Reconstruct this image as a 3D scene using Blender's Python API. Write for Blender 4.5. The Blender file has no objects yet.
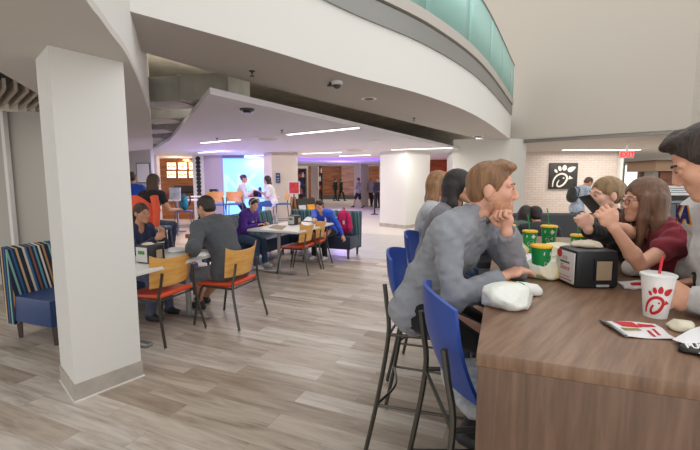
import bpy, bmesh, math, random
import numpy as np
from mathutils import Vector, Matrix, noise as mnoise
from mathutils.geometry import tessellate_polygon
random.seed(7)
S = bpy.context.scene
COL = S.collection
V = Vector
PI = math.pi
# ------------------------------------------------------------------ camera
CAMH, FPX, PITCH = 1.56, 400.0, math.atan(44/400.0)
def ray(x, y):
    u = (x-350)/FPX; v = (225-y)/FPX
    return (u, math.cos(PITCH)+v*math.sin(PITCH), -math.sin(PITCH)+v*math.cos(PITCH))
def onz(x, y, z=0.0):
    d = ray(x, y); t = (z-CAMH)/d[2]
    return V((d[0]*t, d[1]*t, z))
def ony(x, y, Y):
    d = ray(x, y); t = Y/d[1]
    return V((d[0]*t, Y, CAMH+d[2]*t))
cam = bpy.data.cameras.new('camera'); camo = bpy.data.objects.new('camera', cam); COL.objects.link(camo)
camo.location = (0, 0, CAMH); camo.rotation_euler = (PI/2-PITCH, 0, 0)
cam.sensor_width = 36; cam.lens = 36*FPX/700; cam.clip_start = .05; cam.clip_end = 200
S.camera = camo
S.view_settings.view_transform = 'Standard'; S.view_settings.look = 'None'
S.view_settings.gamma = 1; S.view_settings.use_curve_mapping = False

# ------------------------------------------------------------------ materials
def lin(c):
    if isinstance(c, str):
        c = c.lstrip('#'); c = tuple(int(c[i:i+2], 16)/255 for i in (0, 2, 4))
    return tuple(x/12.92 if x <= .04045 else ((x+.055)/1.055)**2.4 for x in c)+(1,)
MC = {}
def mat(name, col, rough=.6, metal=0, bump=0, bscale=60, var=0, vscale=8, emit=None, estr=0, spec=.5,
        stretch=(1, 1, 1), trans=0, alpha=1, sheen=0, coat=0, col2=None, sss=0):
    if name in MC: return MC[name]
    m = bpy.data.materials.new(name); m.use_nodes = True; MC[name] = m
    nt = m.node_tree; b = nt.nodes['Principled BSDF']; N = nt.nodes.new; L = nt.links.new
    b.inputs['Base Color'].default_value = lin(col); b.inputs['Roughness'].default_value = rough
    b.inputs['Metallic'].default_value = metal; b.inputs['Specular IOR Level'].default_value = spec
    b.inputs['Transmission Weight'].default_value = trans; b.inputs['Alpha'].default_value = alpha
    b.inputs['Sheen Weight'].default_value = sheen; b.inputs['Coat Weight'].default_value = coat
    if sss:
        b.inputs['Subsurface Weight'].default_value = sss; b.inputs['Subsurface Radius'].default_value = (.01, .004, .002)
    tc = N('ShaderNodeTexCoord'); mp = N('ShaderNodeMapping'); mp.inputs['Scale'].default_value = stretch
    L(tc.outputs['Object'], mp.inputs['Vector'])
    if var or col2:
        n = N('ShaderNodeTexNoise'); n.inputs['Scale'].default_value = vscale; n.inputs['Detail'].default_value = 5
        L(mp.outputs[0], n.inputs['Vector'])
        r = N('ShaderNodeValToRGB'); c = lin(col)
        if col2: c1, c2 = c, lin(col2)
        else:
            c1 = tuple(max(0, x*(1-var)) for x in c[:3])+(1,); c2 = tuple(min(1, x*(1+var)) for x in c[:3])+(1,)
        r.color_ramp.elements[0].position = .35; r.color_ramp.elements[1].position = .65
        r.color_ramp.elements[0].color = c1; r.color_ramp.elements[1].color = c2
        L(n.outputs['Fac'], r.inputs[0]); L(r.outputs[0], b.inputs['Base Color'])
    if bump:
        n2 = N('ShaderNodeTexNoise'); n2.inputs['Scale'].default_value = bscale; n2.inputs['Detail'].default_value = 4
        L(mp.outputs[0], n2.inputs['Vector'])
        bp = N('ShaderNodeBump'); bp.inputs['Strength'].default_value = bump; bp.inputs['Distance'].default_value = .01
        L(n2.outputs['Fac'], bp.inputs['Height']); L(bp.outputs[0], b.inputs['Normal'])
    if emit:
        b.inputs['Emission Color'].default_value = lin(emit); b.inputs['Emission Strength'].default_value = estr
    return m

def nodes_of(name):
    m = bpy.data.materials.new(name); m.use_nodes = True
    nt = m.node_tree
    return m, nt, nt.nodes['Principled BSDF'], nt.nodes.new, nt.links.new

def ramp(N, stops):
    r = N('ShaderNodeValToRGB'); e = r.color_ramp.elements
    while len(e) < len(stops): e.new(.5)
    for k, (p, c) in enumerate(stops): e[k].position = p; e[k].color = lin(c)
    return r

# ------------------------------------------------------------------ mesh builder
class MB:
    def __init__(s): s.bm = bmesh.new()
    def quad(s, pts):
        vs = [s.bm.verts.new(p) for p in pts]
        return s.bm.faces.new(vs)
    def poly(s, pts): return s.quad(pts)
    def box(s, c, d, rz=0, M=None, bev=0):
        r = bmesh.ops.create_cube(s.bm, size=1)
        vs = r['verts']
        bmesh.ops.scale(s.bm, vec=d, verts=vs)
        if bev:
            es = list({e for v in vs for e in v.link_edges})
            g = bmesh.ops.bevel(s.bm, geom=es, offset=min(bev, min(d)*.49), segments=2, affect='EDGES', profile=.6)
            vs = list({v for f in g['faces'] for v in f.verts} | {v for v in vs if v.is_valid})
        T = Matrix.Translation(c) @ (M.to_4x4() if M is not None else Matrix.Rotation(rz, 4, 'Z'))
        bmesh.ops.transform(s.bm, matrix=T, verts=vs); return s
    def tube(s, pts, r, n=10, r2=None):
        pts = [V(p) for p in pts]; rings = []
        up = None
        for i, p in enumerate(pts):
            d = (pts[min(i+1, len(pts)-1)]-pts[max(i-1, 0)]).normalized()
            if up is None:
                up = V((0, 0, 1)) if abs(d.z) < .9 else V((1, 0, 0))
            a = (up-d*up.dot(d)).normalized(); up = a; b = d.cross(a)
            rr = r if r2 is None else r+(r2-r)*i/(len(pts)-1)
            rings.append([s.bm.verts.new(p+(a*math.cos(t)+b*math.sin(t))*rr) for t in [2*PI*k/n for k in range(n)]])
        for q, w in zip(rings, rings[1:]):
            for k in range(n): s.bm.faces.new((q[k], q[(k+1) % n], w[(k+1) % n], w[k]))
        s.bm.faces.new(rings[0][::-1]); s.bm.faces.new(rings[-1]); return s
    def lathe(s, prof, n=24, c=(0, 0, 0), M=None, sx=1, sy=1):
        c = V(c); rings = []
        for r, z in prof:
            rings.append([c+(M @ V((r*math.cos(t)*sx, r*math.sin(t)*sy, z)) if M is not None else V((r*math.cos(t)*sx, r*math.sin(t)*sy, z))) for t in [2*PI*k/n for k in range(n)]])
        R = [[s.bm.verts.new(p) for p in q] for q in rings]
        for q, w in zip(R, R[1:]):
            for k in range(n): s.bm.faces.new((q[k], q[(k+1) % n], w[(k+1) % n], w[k]))
        if prof[0][0] > 1e-6: s.bm.faces.new(R[0][::-1])
        if prof[-1][0] > 1e-6: s.bm.faces.new(R[-1])
        return s
    def prism(s, pts, z0, z1, M=None):
        a = [V((p[0], p[1], z0)) for p in pts]; b = [V((p[0], p[1], z1)) for p in pts]
        if M is not None: a = [M @ p for p in a]; b = [M @ p for p in b]
        A = [s.bm.verts.new(p) for p in a]; B = [s.bm.verts.new(p) for p in b]; n = len(pts)
        for k in range(n): s.bm.faces.new((A[k], A[(k+1) % n], B[(k+1) % n], B[k]))
        for tri in tessellate_polygon([a]):
            try: s.bm.faces.new([A[i] for i in tri]); s.bm.faces.new([B[i] for i in tri])
            except Exception: pass
        return s
    def grid(s, f, nu, nv, th=0, nrm=None):
        """surface f(u,v)->Vector ; closed slab when th>0 using nrm(u,v)"""
        P = [[f(i/nu, j/nv) for j in range(nv+1)] for i in range(nu+1)]
        def nn(i, j):
            a = P[min(i+1, nu)][j]-P[max(i-1, 0)][j]; b = P[i][min(j+1, nv)]-P[i][max(j-1, 0)]
            c = a.cross(b); return c.normalized() if c.length > 0 else V((0, 0, 1))
        A = [[s.bm.verts.new(P[i][j]) for j in range(nv+1)] for i in range(nu+1)]
        for i in range(nu):
            for j in range(nv): s.bm.faces.new((A[i][j], A[i+1][j], A[i+1][j+1], A[i][j+1]))
        if th:
            B = [[s.bm.verts.new(P[i][j]-nn(i, j)*th) for j in range(nv+1)] for i in range(nu+1)]
            for i in range(nu):
                for j in range(nv): s.bm.faces.new((B[i][j], B[i][j+1], B[i+1][j+1], B[i+1][j]))
            for i in range(nu):
                s.bm.faces.new((A[i][0], B[i][0], B[i+1][0], A[i+1][0])); s.bm.faces.new((A[i][nv], A[i+1][nv], B[i+1][nv], B[i][nv]))
            for j in range(nv):
                s.bm.faces.new((A[0][j], A[0][j+1], B[0][j+1], B[0][j])); s.bm.faces.new((A[nu][j], B[nu][j], B[nu][j+1], A[nu][j+1]))
        return s
    def build(s, name, m, parent=None, smooth=None, loc=None, rz=0):
        bmesh.ops.recalc_face_normals(s.bm, faces=s.bm.faces[:])
        me = bpy.data.meshes.new(name)
        ang = smooth if smooth is not None else 40
        if ang:
            for f in s.bm.faces: f.smooth = True
            for e in s.bm.edges:
                if len(e.link_faces) == 2 and e.calc_face_angle(0) > math.radians(ang): e.smooth = False
        s.bm.to_mesh(me); s.bm.free()
        for q in (m if isinstance(m, (list, tuple)) else [m]): me.materials.append(q)
        o = bpy.data.objects.new(name, me); COL.objects.link(o)
        if parent is not None: o.parent = parent
        if loc is not None: o.location = loc
        if rz: o.rotation_euler = (0, 0, rz)
        return o

def tag(o, label=None, cat=None, group=None, kind=None):
    if label: o['label'] = label
    if cat: o['category'] = cat
    if group: o['group'] = group
    if kind: o['kind'] = kind
    return o
def empty(name, loc, rz=0, label=None, cat=None, group=None):
    o = bpy.data.objects.new(name, None); COL.objects.link(o); o.empty_display_size = .1
    o.location = loc; o.rotation_euler = (0, 0, rz); return tag(o, label, cat, group)
def struct(o): o['kind'] = 'structure'; return o
def copy_tree(o, parent=None):
    c = o.copy(); COL.objects.link(c)
    if parent is not None: c.parent = parent
    for ch in [q for q in bpy.data.objects if q.parent == o]: copy_tree(ch, c)
    return c
def text_mesh(txt, size, name, m, parent=None, M=None, ext=.001, align='CENTER', bold=0, shear=0, wrap=None):
    cu = bpy.data.curves.new(name, 'FONT'); cu.body = txt; cu.size = size; cu.extrude = ext
    cu.align_x = align; cu.align_y = 'CENTER'; cu.offset = bold; cu.shear = shear; cu.resolution_u = 3
    t = bpy.data.objects.new(name, cu); COL.objects.link(t)
    dg = bpy.context.evaluated_depsgraph_get(); me = bpy.data.meshes.new_from_object(t.evaluated_get(dg))
    bpy.data.objects.remove(t); 
    if wrap:
        for v in me.vertices: v.co = wrap(v.co.copy())
    elif M is not None: me.transform(M)
    me.materials.clear(); me.materials.append(m); me.name = name
    o = bpy.data.objects.new(name, me); COL.objects.link(o)
    if parent is not None: o.parent = parent
    return o
def frame(o, x, y):
    """4x4 matrix with local x,y given and z = x cross y"""
    x = V(x).normalized(); y = V(y).normalized(); z = x.cross(y).normalized(); y = z.cross(x)
    return Matrix(((x.x, y.x, z.x, o[0]), (x.y, y.y, z.y, o[1]), (x.z, y.z, z.z, o[2]), (0, 0, 0, 1)))

# directions of the building grid: U runs with the floor planks, W across them
AU, AW = math.radians(-21), math.radians(69)
U = V((math.cos(AU), math.sin(AU), 0)); W = V((math.cos(AW), math.sin(AW), 0)); Zv = V((0, 0, 1))
T0 = V((.373, 1.099, 0))
def T(w, l, z=0): return T0+U*w+W*l+Zv*z      # frame of the high table: across, along, height
FACE_PU, FACE_MU, FACE_PW, FACE_MW = AU-PI/2, AU+PI/2, AW-PI/2, AW+PI/2
# ------------------------------------------------------------------ setting materials
def plank_material():
    m, nt, b, N, L = nodes_of('wood_look_plank_tile')
    tc = N('ShaderNodeTexCoord'); mp = N('ShaderNodeMapping'); mp.inputs['Rotation'].default_value = (0, 0, math.radians(23.5))
    L(tc.outputs['Object'], mp.inputs['Vector'])
    br = N('ShaderNodeTexBrick'); br.offset = .37; br.inputs['Scale'].default_value = 1
    br.inputs['Brick Width'].default_value = 1.05; br.inputs['Row Height'].default_value = .165
    br.inputs['Mortar Size'].default_value = .0022; br.inputs['Mortar Smooth'].default_value = .1; br.inputs['Bias'].default_value = 0
    br.inputs['Color1'].default_value = (0, 0, 0, 1); br.inputs['Color2'].default_value = (1, 1, 1, 1); br.inputs['Mortar'].default_value = (.5, .5, .5, 1)
    L(mp.outputs[0], br.inputs['Vector'])
    # per-plank shift of the grain
    add = N('ShaderNodeVectorMath'); add.operation = 'MULTIPLY_ADD'; add.inputs[1].default_value = (13, 7, 5)
    L(br.outputs['Color'], add.inputs[0]); L(mp.outputs[0], add.inputs[2])
    m2 = N('ShaderNodeMapping'); m2.inputs['Scale'].default_value = (1.1, 9, 1); L(add.outputs[0], m2.inputs['Vector'])
    n = N('ShaderNodeTexNoise'); n.inputs['Scale'].default_value = 1.5; n.inputs['Detail'].default_value = 7; n.inputs['Roughness'].default_value = .62; n.inputs['Distortion'].default_value = .5
    L(m2.outputs[0], n.inputs['Vector'])
    r = ramp(N, [(.28, '#8f8175'), (.40, '#b3a79b'), (.55, '#cac1b6'), (.72, '#d8d1c8')])
    L(n.outputs['Fac'], r.inputs[0])
    r2 = ramp(N, [(0, '#cabfb4'), (.5, '#ece6df'), (1, '#ffffff')]); L(br.outputs['Color'], r2.inputs[0])
    mx = N('ShaderNodeMix'); mx.data_type = 'RGBA'; mx.blend_type = 'MULTIPLY'; mx.inputs[0].default_value = 1
    L(r.outputs[0], mx.inputs[6]); L(r2.outputs[0], mx.inputs[7])
    mm = N('ShaderNodeMix'); mm.data_type = 'RGBA'; mm.inputs[7].default_value = lin('#a59b90')
    L(br.outputs['Fac'], mm.inputs[0]); L(mx.outputs[2], mm.inputs[6]); L(mm.outputs[2], b.inputs['Base Color'])
    b.inputs['Roughness'].default_value = .38; b.inputs['Specular IOR Level'].default_value = .4
    return m
def brick_material(name, c1, c2, mort, w, h, ms=.006, rough=.4):
    m, nt, b, N, L = nodes_of(name)
    tc = N('ShaderNodeTexCoord'); sp = N('ShaderNodeSeparateXYZ'); cb = N('ShaderNodeCombineXYZ')
    L(tc.outputs['Object'], sp.inputs[0]); L(sp.outputs['X'], cb.inputs['X']); L(sp.outputs['Z'], cb.inputs['Y'])
    br = N('ShaderNodeTexBrick'); br.inputs['Scale'].default_value = 1; br.inputs['Brick Width'].default_value = w; br.inputs['Row Height'].default_value = h
    br.inputs['Mortar Size'].default_value = ms; br.inputs['Color1'].default_value = lin(c1); br.inputs['Color2'].default_value = lin(c2); br.inputs['Mortar'].default_value = lin(mort)
    L(cb.outputs[0], br.inputs['Vector']); L(br.outputs['Color'], b.inputs['Base Color'])
    bp = N('ShaderNodeBump'); bp.inputs['Strength'].default_value = .4; bp.inputs['Distance'].default_value = .005; bp.invert = True
    L(br.outputs['Fac'], bp.inputs['Height']); L(bp.outputs[0], b.inputs['Normal'])
    b.inputs['Roughness'].default_value = rough
    return m
def wood_material(name, stops, sc=(1, 1, 1), nscale=3, rough=.45, dist=.4, rot=(0, 0, 0)):
    m, nt, b, N, L = nodes_of(name)
    tc = N('ShaderNodeTexCoord'); m0 = N('ShaderNodeMapping'); m0.inputs['Rotation'].default_value = rot
    mp = N('ShaderNodeMapping'); mp.inputs['Scale'].default_value = sc
    L(tc.outputs['Object'], m0.inputs['Vector']); L(m0.outputs[0], mp.inputs['Vector'])
    n = N('ShaderNodeTexNoise'); n.inputs['Scale'].default_value = nscale; n.inputs['Detail'].default_value = 8; n.inputs['Roughness'].default_value = .6; n.inputs['Distortion'].default_value = dist
    L(mp.outputs[0], n.inputs['Vector']); r = ramp(N, stops); L(n.outputs['Fac'], r.inputs[0]); L(r.outputs[0], b.inputs['Base Color'])
    b.inputs['Roughness'].default_value = rough
    return m
M_plank = plank_material()
M_terr = mat('polished_terrazzo', '#d3cac0', .3, var=.06, vscale=40)
M_grey_floor = mat('grey_polished_floor', '#b9b6ae', .3, var=.05, vscale=3)
M_white = mat('painted_white_plaster', '#dedcd7', .75, bump=.05, bscale=200)
M_wallg = mat('light_grey_wall_paint', '#cfccc5', .8, bump=.05, bscale=200)
M_taupe = mat('taupe_wall_paint', '#bcb4a9', .85, bump=.05, bscale=150)
M_ceil = mat('matte_white_ceiling', '#cfcac3', .9, bump=.04, bscale=150)
M_soff = mat('soffit_paint', '#cdc8c2', .9)
M_plen = mat('plenum_dark_paint', '#b5ad9c', .9, var=.15, vscale=3)
M_duct = mat('galvanised_duct', '#b6b5ad', .5, metal=.4, var=.1, vscale=4)
M_stone = mat('stone_base_tile', '#b3aaa0', .5, var=.12, vscale=6)
M_trimw = mat('white_trim', '#e2e0dc', .5)
M_band = mat('grey_metal_band', '#8f8f8c', .45, metal=.3)
M_ledge = mat('ledge_grey_paint', '#b8b2aa', .6)
M_black = mat('black_plastic', '#17181a', .4)
M_dark = mat('dark_grey_metal', '#4a4a48', .4, metal=.6)
M_chrome = mat('brushed_steel', '#b4b6b8', .3, metal=.9)
M_brick = brick_material('white_subway_tile', '#dccfc6', '#d5c7bd', '#b5a79d', .3, .1)
M_strip = mat('led_strip_diffuser', '#ffffff', .5, emit='#fff6ee', estr=3.2)
M_redem = mat('red_sign_glow', '#ff2a30', .5, emit='#ff3038', estr=1.6)
M_woodp = wood_material('walnut_wall_panel', [(.3, '#6b3a20'), (.5, '#8a5030'), (.7, '#a4683f')], (1, 1, 7), 1.5)
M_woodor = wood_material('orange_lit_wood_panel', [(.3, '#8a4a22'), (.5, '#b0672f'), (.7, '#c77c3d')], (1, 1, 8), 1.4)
M_woodpk = wood_material('weathered_pink_wood', [(.3, '#84584c'), (.5, '#a0736a'), (.7, '#b98d83')], (1, 1, 7), 1.4)

# ------------------------------------------------------------------ floor
a = onz(372, 265); 
def edge(t): return V((.1, 8.15, 0))+V((math.cos(math.radians(-23.5)), math.sin(math.radians(-23.5)), 0))*t
p0, p1 = edge(-14), edge(16)
b = MB(); b.poly([p0, V((-14, -3, 0)), V((14, -3, 0)), p1]); struct(b.build('floor', M_plank, smooth=0))
b = MB(); g0, g1 = p0+V((0, 3.9, 0)), p1+V((0, 3.9, 0))
b.poly([p0, p1, g1, g0]); struct(b.build('floor', M_grey_floor, smooth=0))
b = MB(); b.poly([g0, g1, V((30, 12, 0)), V((30, 55, 0)), V((-30, 55, 0)), V((-30, 19, 0))]); struct(b.build('floor', M_terr, smooth=0))

# ------------------------------------------------------------------ near column (leaning view) : column with stone base
def column(c0, c1, c2, z1, name, m, base=.13, bm_=None, label=None):
    """c0 near corner, c1 right corner, c2 left corner, parallelogram plan"""
    c3 = c1+c2-c0
    b = MB(); b.prism([c0, c1, c3, c2], 0, z1)
    root = struct(b.build(name, m))
    if base:
        cc = (c0+c3)/2
        pp = [p+(p-cc).normalized()*.012 for p in (c0, c1, c3, c2)]
        q = MB(); q.prism(pp, 0, base); q.build('column_base', bm_ or M_stone, root)
        q = MB(); q.prism([p+(p-cc).normalized()*.02 for p in (c0, c1, c3, c2)], 0, .012); q.build('grout_line', M_trimw, root)
    return root
c0 = V((-1.946, 2.686, 0)); c1 = V((-1.674, 3.067, 0)); c2 = V((-2.263, 2.99, 0))
column(c0, c1, c2, 2.43, 'trim_1', M_white)
# column in the middle distance, holding the ceiling panel
B0 = onz(405, 229.5); B1 = onz(430, 224.5); B2 = onz(381, 226)
B0 = V((1.80, 12.9, 0)); B1 = V((2.75, 13.9, 0)); B2 = V((1.03, 13.75, 0))
column(B0, B1, B2, 2.56, 'trim_2', M_white)

# ------------------------------------------------------------------ curved helpers
def spline(pts, n=12):
    out = []; P = [pts[0]*2-pts[1]]+pts+[pts[-1]*2-pts[-2]]
    for i in range(1, len(P)-2):
        for k in range(n):
            t = k/n; p0, p1, p2, p3 = P[i-1:i+3]
            out.append(.5*((2*p1)+(-p0+p2)*t+(2*p0-5*p1+4*p2-p3)*t*t+(-p0+3*p1-3*p2+p3)*t**3))
    out.append(pts[-1]); return out
def strip(b, A, B):
    va = [b.bm.verts.new(p) for p in A]; vb = [b.bm.verts.new(p) for p in B]
    for i in range(len(A)-1): b.bm.faces.new((va[i], va[i+1], vb[i+1], vb[i]))
def lift(P, z): return [V((p.x, p.y, z)) for p in P]

# ---- left soffit over the near column, curved edge with a tall fascia
ZS = 2.43
es = [(86, 0), (99, 17), (112, 35), (125, 52), (135, 72), (142, 90), (147, 105), (150.5, 118), (153, 149)]
E1 = [onz(x, y, ZS) for x, y in es]
d0 = (E1[0]-E1[1]).normalized()
e_ = E1[0]-E1[2]; E1 = [E1[0]+e_*6+V((.4, 0, 0)), E1[0]+e_*2+V((.03, 0, 0))]+E1
C1 = spline(E1, 8)
so = onz(0, 72, ZS); sp_ = onz(40, 95, ZS); dsl = (sp_-so).normalized()
q0 = so-dsl*1.5; q1 = so+dsl*3.2       # edge of the soffit against the slatted ceiling
b = MB()
pts = [p for p in C1]+[V((-9, 14, ZS)), V((-7.6, 9.5, ZS)), q1, q0, V((-7, 0, ZS)), V((-7, -3, ZS))]
b.prism([(p.x, p.y) for p in pts], ZS, ZS+.05)
struct(b.build('ceiling', M_ceil, smooth=30))
b = MB(); strip(b, lift(C1, ZS+.05), lift(C1, 6.0)); ob = b.build('wall_left', M_white, smooth=60); struct(ob)

# ---- mezzanine beam: curved white fascia, soffit, metal band, ledge, glass balustrade
ZB = 2.85
bb = [onz(x, y, ZB) for x, y in [(135, 12.7), (262, 48), (350, 75), (430, 97), (480, 118), (510, 139)]]
bb = [bb[0]+(bb[0]-bb[1])*1.0]+bb
bi = [onz(x, y, ZB) for x, y in [(142, 52), (235, 78), (330, 103), (400, 120), (440, 130), (472, 137)]]
bi = [bi[0]+(bi[0]-bi[1])*1.0]+bi+[bi[-1]+V((1.2, 1.2, 0))]
CB = spline(bb, 10); CI = spline(bi, 10)
n = min(len(CB), len(CI))
def resamp(P, n):
    L_ = [0]
    for a_, b_ in zip(P, P[1:]): L_.append(L_[-1]+(b_-a_).length)
    out = []
    for k in range(n):
        t = L_[-1]*k/(n-1); i = max(j for j in range(len(L_)) if L_[j] <= t+1e-9); i = min(i, len(P)-2)
        out.append(P[i].lerp(P[i+1], (t-L_[i])/max(1e-9, L_[i+1]-L_[i])))
    return out
NB = 60; CB = resamp(CB, NB); CI = resamp(CI, NB)
HF = .72
b = MB(); strip(b, lift(CB, ZB), lift(CI, ZB)); struct(b.build('ceiling', mat('beam_soffit_shade', '#bbb4ad', .9), smooth=30))  # darker copy of the fascia white, underside shade put into the colour
b = MB(); strip(b, lift(CB, ZB), lift(CB, ZB+HF)); strip(b, lift(CI, ZB), lift(CI, ZB+.75))
strip(b, lift(CB, ZB+HF), lift(CI, ZB+HF+.02))
struct(b.build('trim_3', M_white, smooth=30))
def offs(P, d):
    out = []
    for i, p in enumerate(P):
        t = (P[min(i+1, len(P)-1)]-P[max(i-1, 0)]).normalized(); out.append(p+V((t.y, -t.x, 0))*d)
    return out
root = empty('balustrade', CB[30]+V((0, 0, HF)), 0, 'curved frosted green glass balustrade with metal rail along the mezzanine edge', 'balustrade')
root.location = (0, 0, 0)
b = MB(); O1 = offs(CB, .0); O2 = offs(CB, .03)
strip(b, lift(O2, ZB+HF), lift(O2, ZB+HF+.27)); strip(b, lift(O1, ZB+HF), lift(O2, ZB+HF)); strip(b, lift(O2, ZB+HF+.27), lift(offs(CB, -.1), ZB+HF+.27))
b.build('metal_band', M_band, root, smooth=60)
b = MB(); O3 = offs(CB, .06); O4 = offs(CB, -.1)
strip(b, lift(O3, ZB+HF+.30), lift(O3, ZB+HF+.46)); strip(b, lift(O3, ZB+HF+.46), lift(O4, ZB+HF+.46)); strip(b, lift(O3, ZB+HF+.30), lift(O4, ZB+HF+.30))
b.build('ledge', M_ledge, root, smooth=60)
M_glass = mat('frosted_green_glass', '#a6d6ce', .4, trans=.15)
zg0, zg1 = ZB+HF+.46, ZB+HF+1.45
PG = offs(CB, .02); step = 8
for k in range(0, NB-1, step):
    seg = PG[k:min(k+step, NB-1)+1]
    if len(seg) < 2: continue
    seg = [seg[0].lerp(seg[1], .03)]+seg[1:-1]+[seg[-1].lerp(seg[-2], .03)]
    b = MB(); strip(b, lift(seg, zg0), lift(seg, zg1)); g = b.build('glass_panel', M_glass, root, smooth=60)
    md = g.modifiers.new('s', 'SOLIDIFY'); md.thickness = .014
b = MB(); R_ = lift(PG, zg1+.02); b.tube(R_, .03, 8); b.build('hand_rail', mat('rail_metal', '#86807a', .4, metal=.5), root)

# ---- mezzanine slab above the plenum (dark) and plenum ceiling
b = MB(); pp = CI+[V((5, 16, 0)), V((12, 40, 0)), V((-14, 40, 0)), V((-14, 5, 0))]; b.prism([(p.x, p.y) for p in pp], 3.55, 3.6)
ob = struct(b.build('ceiling', M_plen, smooth=0))

# ---- dropped ceiling panel (cloud)
ZC = 2.55
ck = onz(210, 94, ZC); cr = onz(469, 151.8, ZC); cl = onz(170, 140, ZC)
b = MB()
cl2 = cl
pc = [ck, cr, V((5.2, 15.4, 0)), V((11, 21, 0)), V((11, 27, 0)), V((-13, 27, 0)), onz(140, 154, ZC), onz(155, 149, ZC), cl2]
pc = [p for p in pc]
b.prism([(p.x, p.y) for p in pc], ZC, ZC+.075)
cloud = struct(b.build('ceiling', mat('ceiling_panel_white', '#dfdade', .8), smooth=30))
# far ceiling beyond the panel, a little higher with a purple lit cove
b = MB(); b.box((-1, 40.5, 3.36), (44, 27, .08)); struct(b.build('ceiling', M_ceil))
b = MB(); b.box((0, 27.2, 2.98), (40, .1, .75)); struct(b.build('trim_4', M_ceil))
M_cove = mat('purple_cove_lamp', '#6a4bff', .5, emit='#6a48ff', estr=3)

# ---- exposed ducts in the plenum, left of the panel
def duct(a, b_, w, h, nm='air_duct', m=M_duct):
    a, b_ = V(a), V(b_); d = (b_-a); L_ = d.length
    q = MB(); q.box((0, 0, 0), (L_, w, h), bev=.01)
    k = max(2, int(L_/.9))
    for i in range(k+1): q.box((-L_/2+L_*i/k, 0, 0), (.03, w+.03, h+.03))
    o = q.build(nm, m, loc=(a+b_)/2, rz=math.atan2(d.y, d.x)); return o
for k, (x, y, L_) in enumerate([(166, 94, 3.2), (160, 112, 3.2), (158, 124, 3.4), (157, 133, 3.6), (156, 140, 4)]):
    p = onz(x, y, 2.84); d = V((math.cos(math.radians(-12)), math.sin(math.radians(-12)), 0))
    p = p+d*.42; L_ = 1.5; o = duct(p-d*L_*.5, p+d*L_*.5, .62, .34)
    nm = ['nearest of the grey metal air ducts above the dropped ceiling panel', 'second nearest grey metal air duct in the open ceiling', 'middle grey metal air duct in the open ceiling', 'fourth grey metal air duct in the open ceiling, far from the camera', 'farthest grey metal air duct in the open ceiling'][k]
    tag(o, nm, 'air duct', 'air ducts above the ceiling panel')
# conduits in the slot between the beam and the panel
b = MB()
pz = [onz(x, y, 3.2) for x, y in [(236, 62), (330, 92), (400, 108), (460, 122)]]
b.tube(spline(pz, 6), .035, 8)
tag(b.build('conduit_pipe', M_duct), 'long thin pipe in the dark slot above the ceiling panel', 'pipe')

# ---- end pier under the beam, upper taupe wall, lower ceiling to the right
P0 = V((3.45, 12.6, 0)); 
pa = V((4.98, 12.6, 0)); pb = V((5.35, 12.35, 0)); pl = onz(457, 150, ZC); pl = V((3.30, 12.95, 0))
b = MB(); b.prism([pl, pa, V((5.62, 12.95, 0)), V((5.9, 15, 0)), V((3.6, 15, 0))], 0, ZB+.02)
struct(b.build('trim_5', M_wallg))
ZR = 2.75
w0 = onz(512, 144, ZR); w1 = onz(690, 133, ZR); dw = (w1-w0).normalized()
w0 = w0-dw*.1
b = MB(); w1b = w1
b.poly([w0, w1b, V((w1b.x, w1b.y, 8)), V((w0.x, w0.y, 8))])
wl = w0-dw*9; b.poly([V((wl.x, wl.y, 3.62)), V((w0.x, w0.y, 3.62)), V((w0.x, w0.y, 8)), V((wl.x, wl.y, 8))])
struct(b.build('wall_back', M_taupe, smooth=0))
w2 = w1b+V((1.2, -5, 0)); b = MB(); b.poly([w1b, w2, V((w2.x, w2.y, 8)), V((w1b.x, w1b.y, 8))]); struct(b.build('wall_right', M_taupe, smooth=0))
b = MB(); b.poly([w0, V((w0.x, w0.y, 8)), V((w0.x+1, w0.y+3.2, 8)), V((w0.x+1, w0.y+3.2, ZR))]); struct(b.build('wall_back', M_taupe, smooth=0))
b = MB(); b.prism([(w0.x, w0.y), (w1b.x, w1b.y), (w2.x, w2.y), (20, 3), (20, 30), (5.3, 30), (5.3, 13)], ZR, ZR+.1); 
struct(b.build('ceiling', mat('tile_ceiling_paint', '#cfc9c2', .85)))
# brick wall with sign
YB = 16.6
bx0 = ony(520, 160, YB).x; bx1 = ony(618, 160, YB).x
b = MB(); b.box(((bx0+bx1)/2, YB+.1, ZR/2), (bx1-bx0, .2, ZR)); struct(b.build('wall_back', M_brick))
# corridor to the right of the brick wall
b = MB(); b.box((bx1+.06, YB-.02, ZR/2), (.12, .3, ZR)); struct(b.build('trim_6', M_trimw))
b = MB(); b.box((bx1+.1, YB+5.2, ZR/2), (.1, 10, ZR)); struct(b.build('wall_left', M_wallg))
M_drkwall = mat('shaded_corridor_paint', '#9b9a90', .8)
b = MB(); b.box((bx1+3.6, YB+10, ZR/2), (7, .1, ZR)); struct(b.build('wall_back', M_drkwall))
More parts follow.
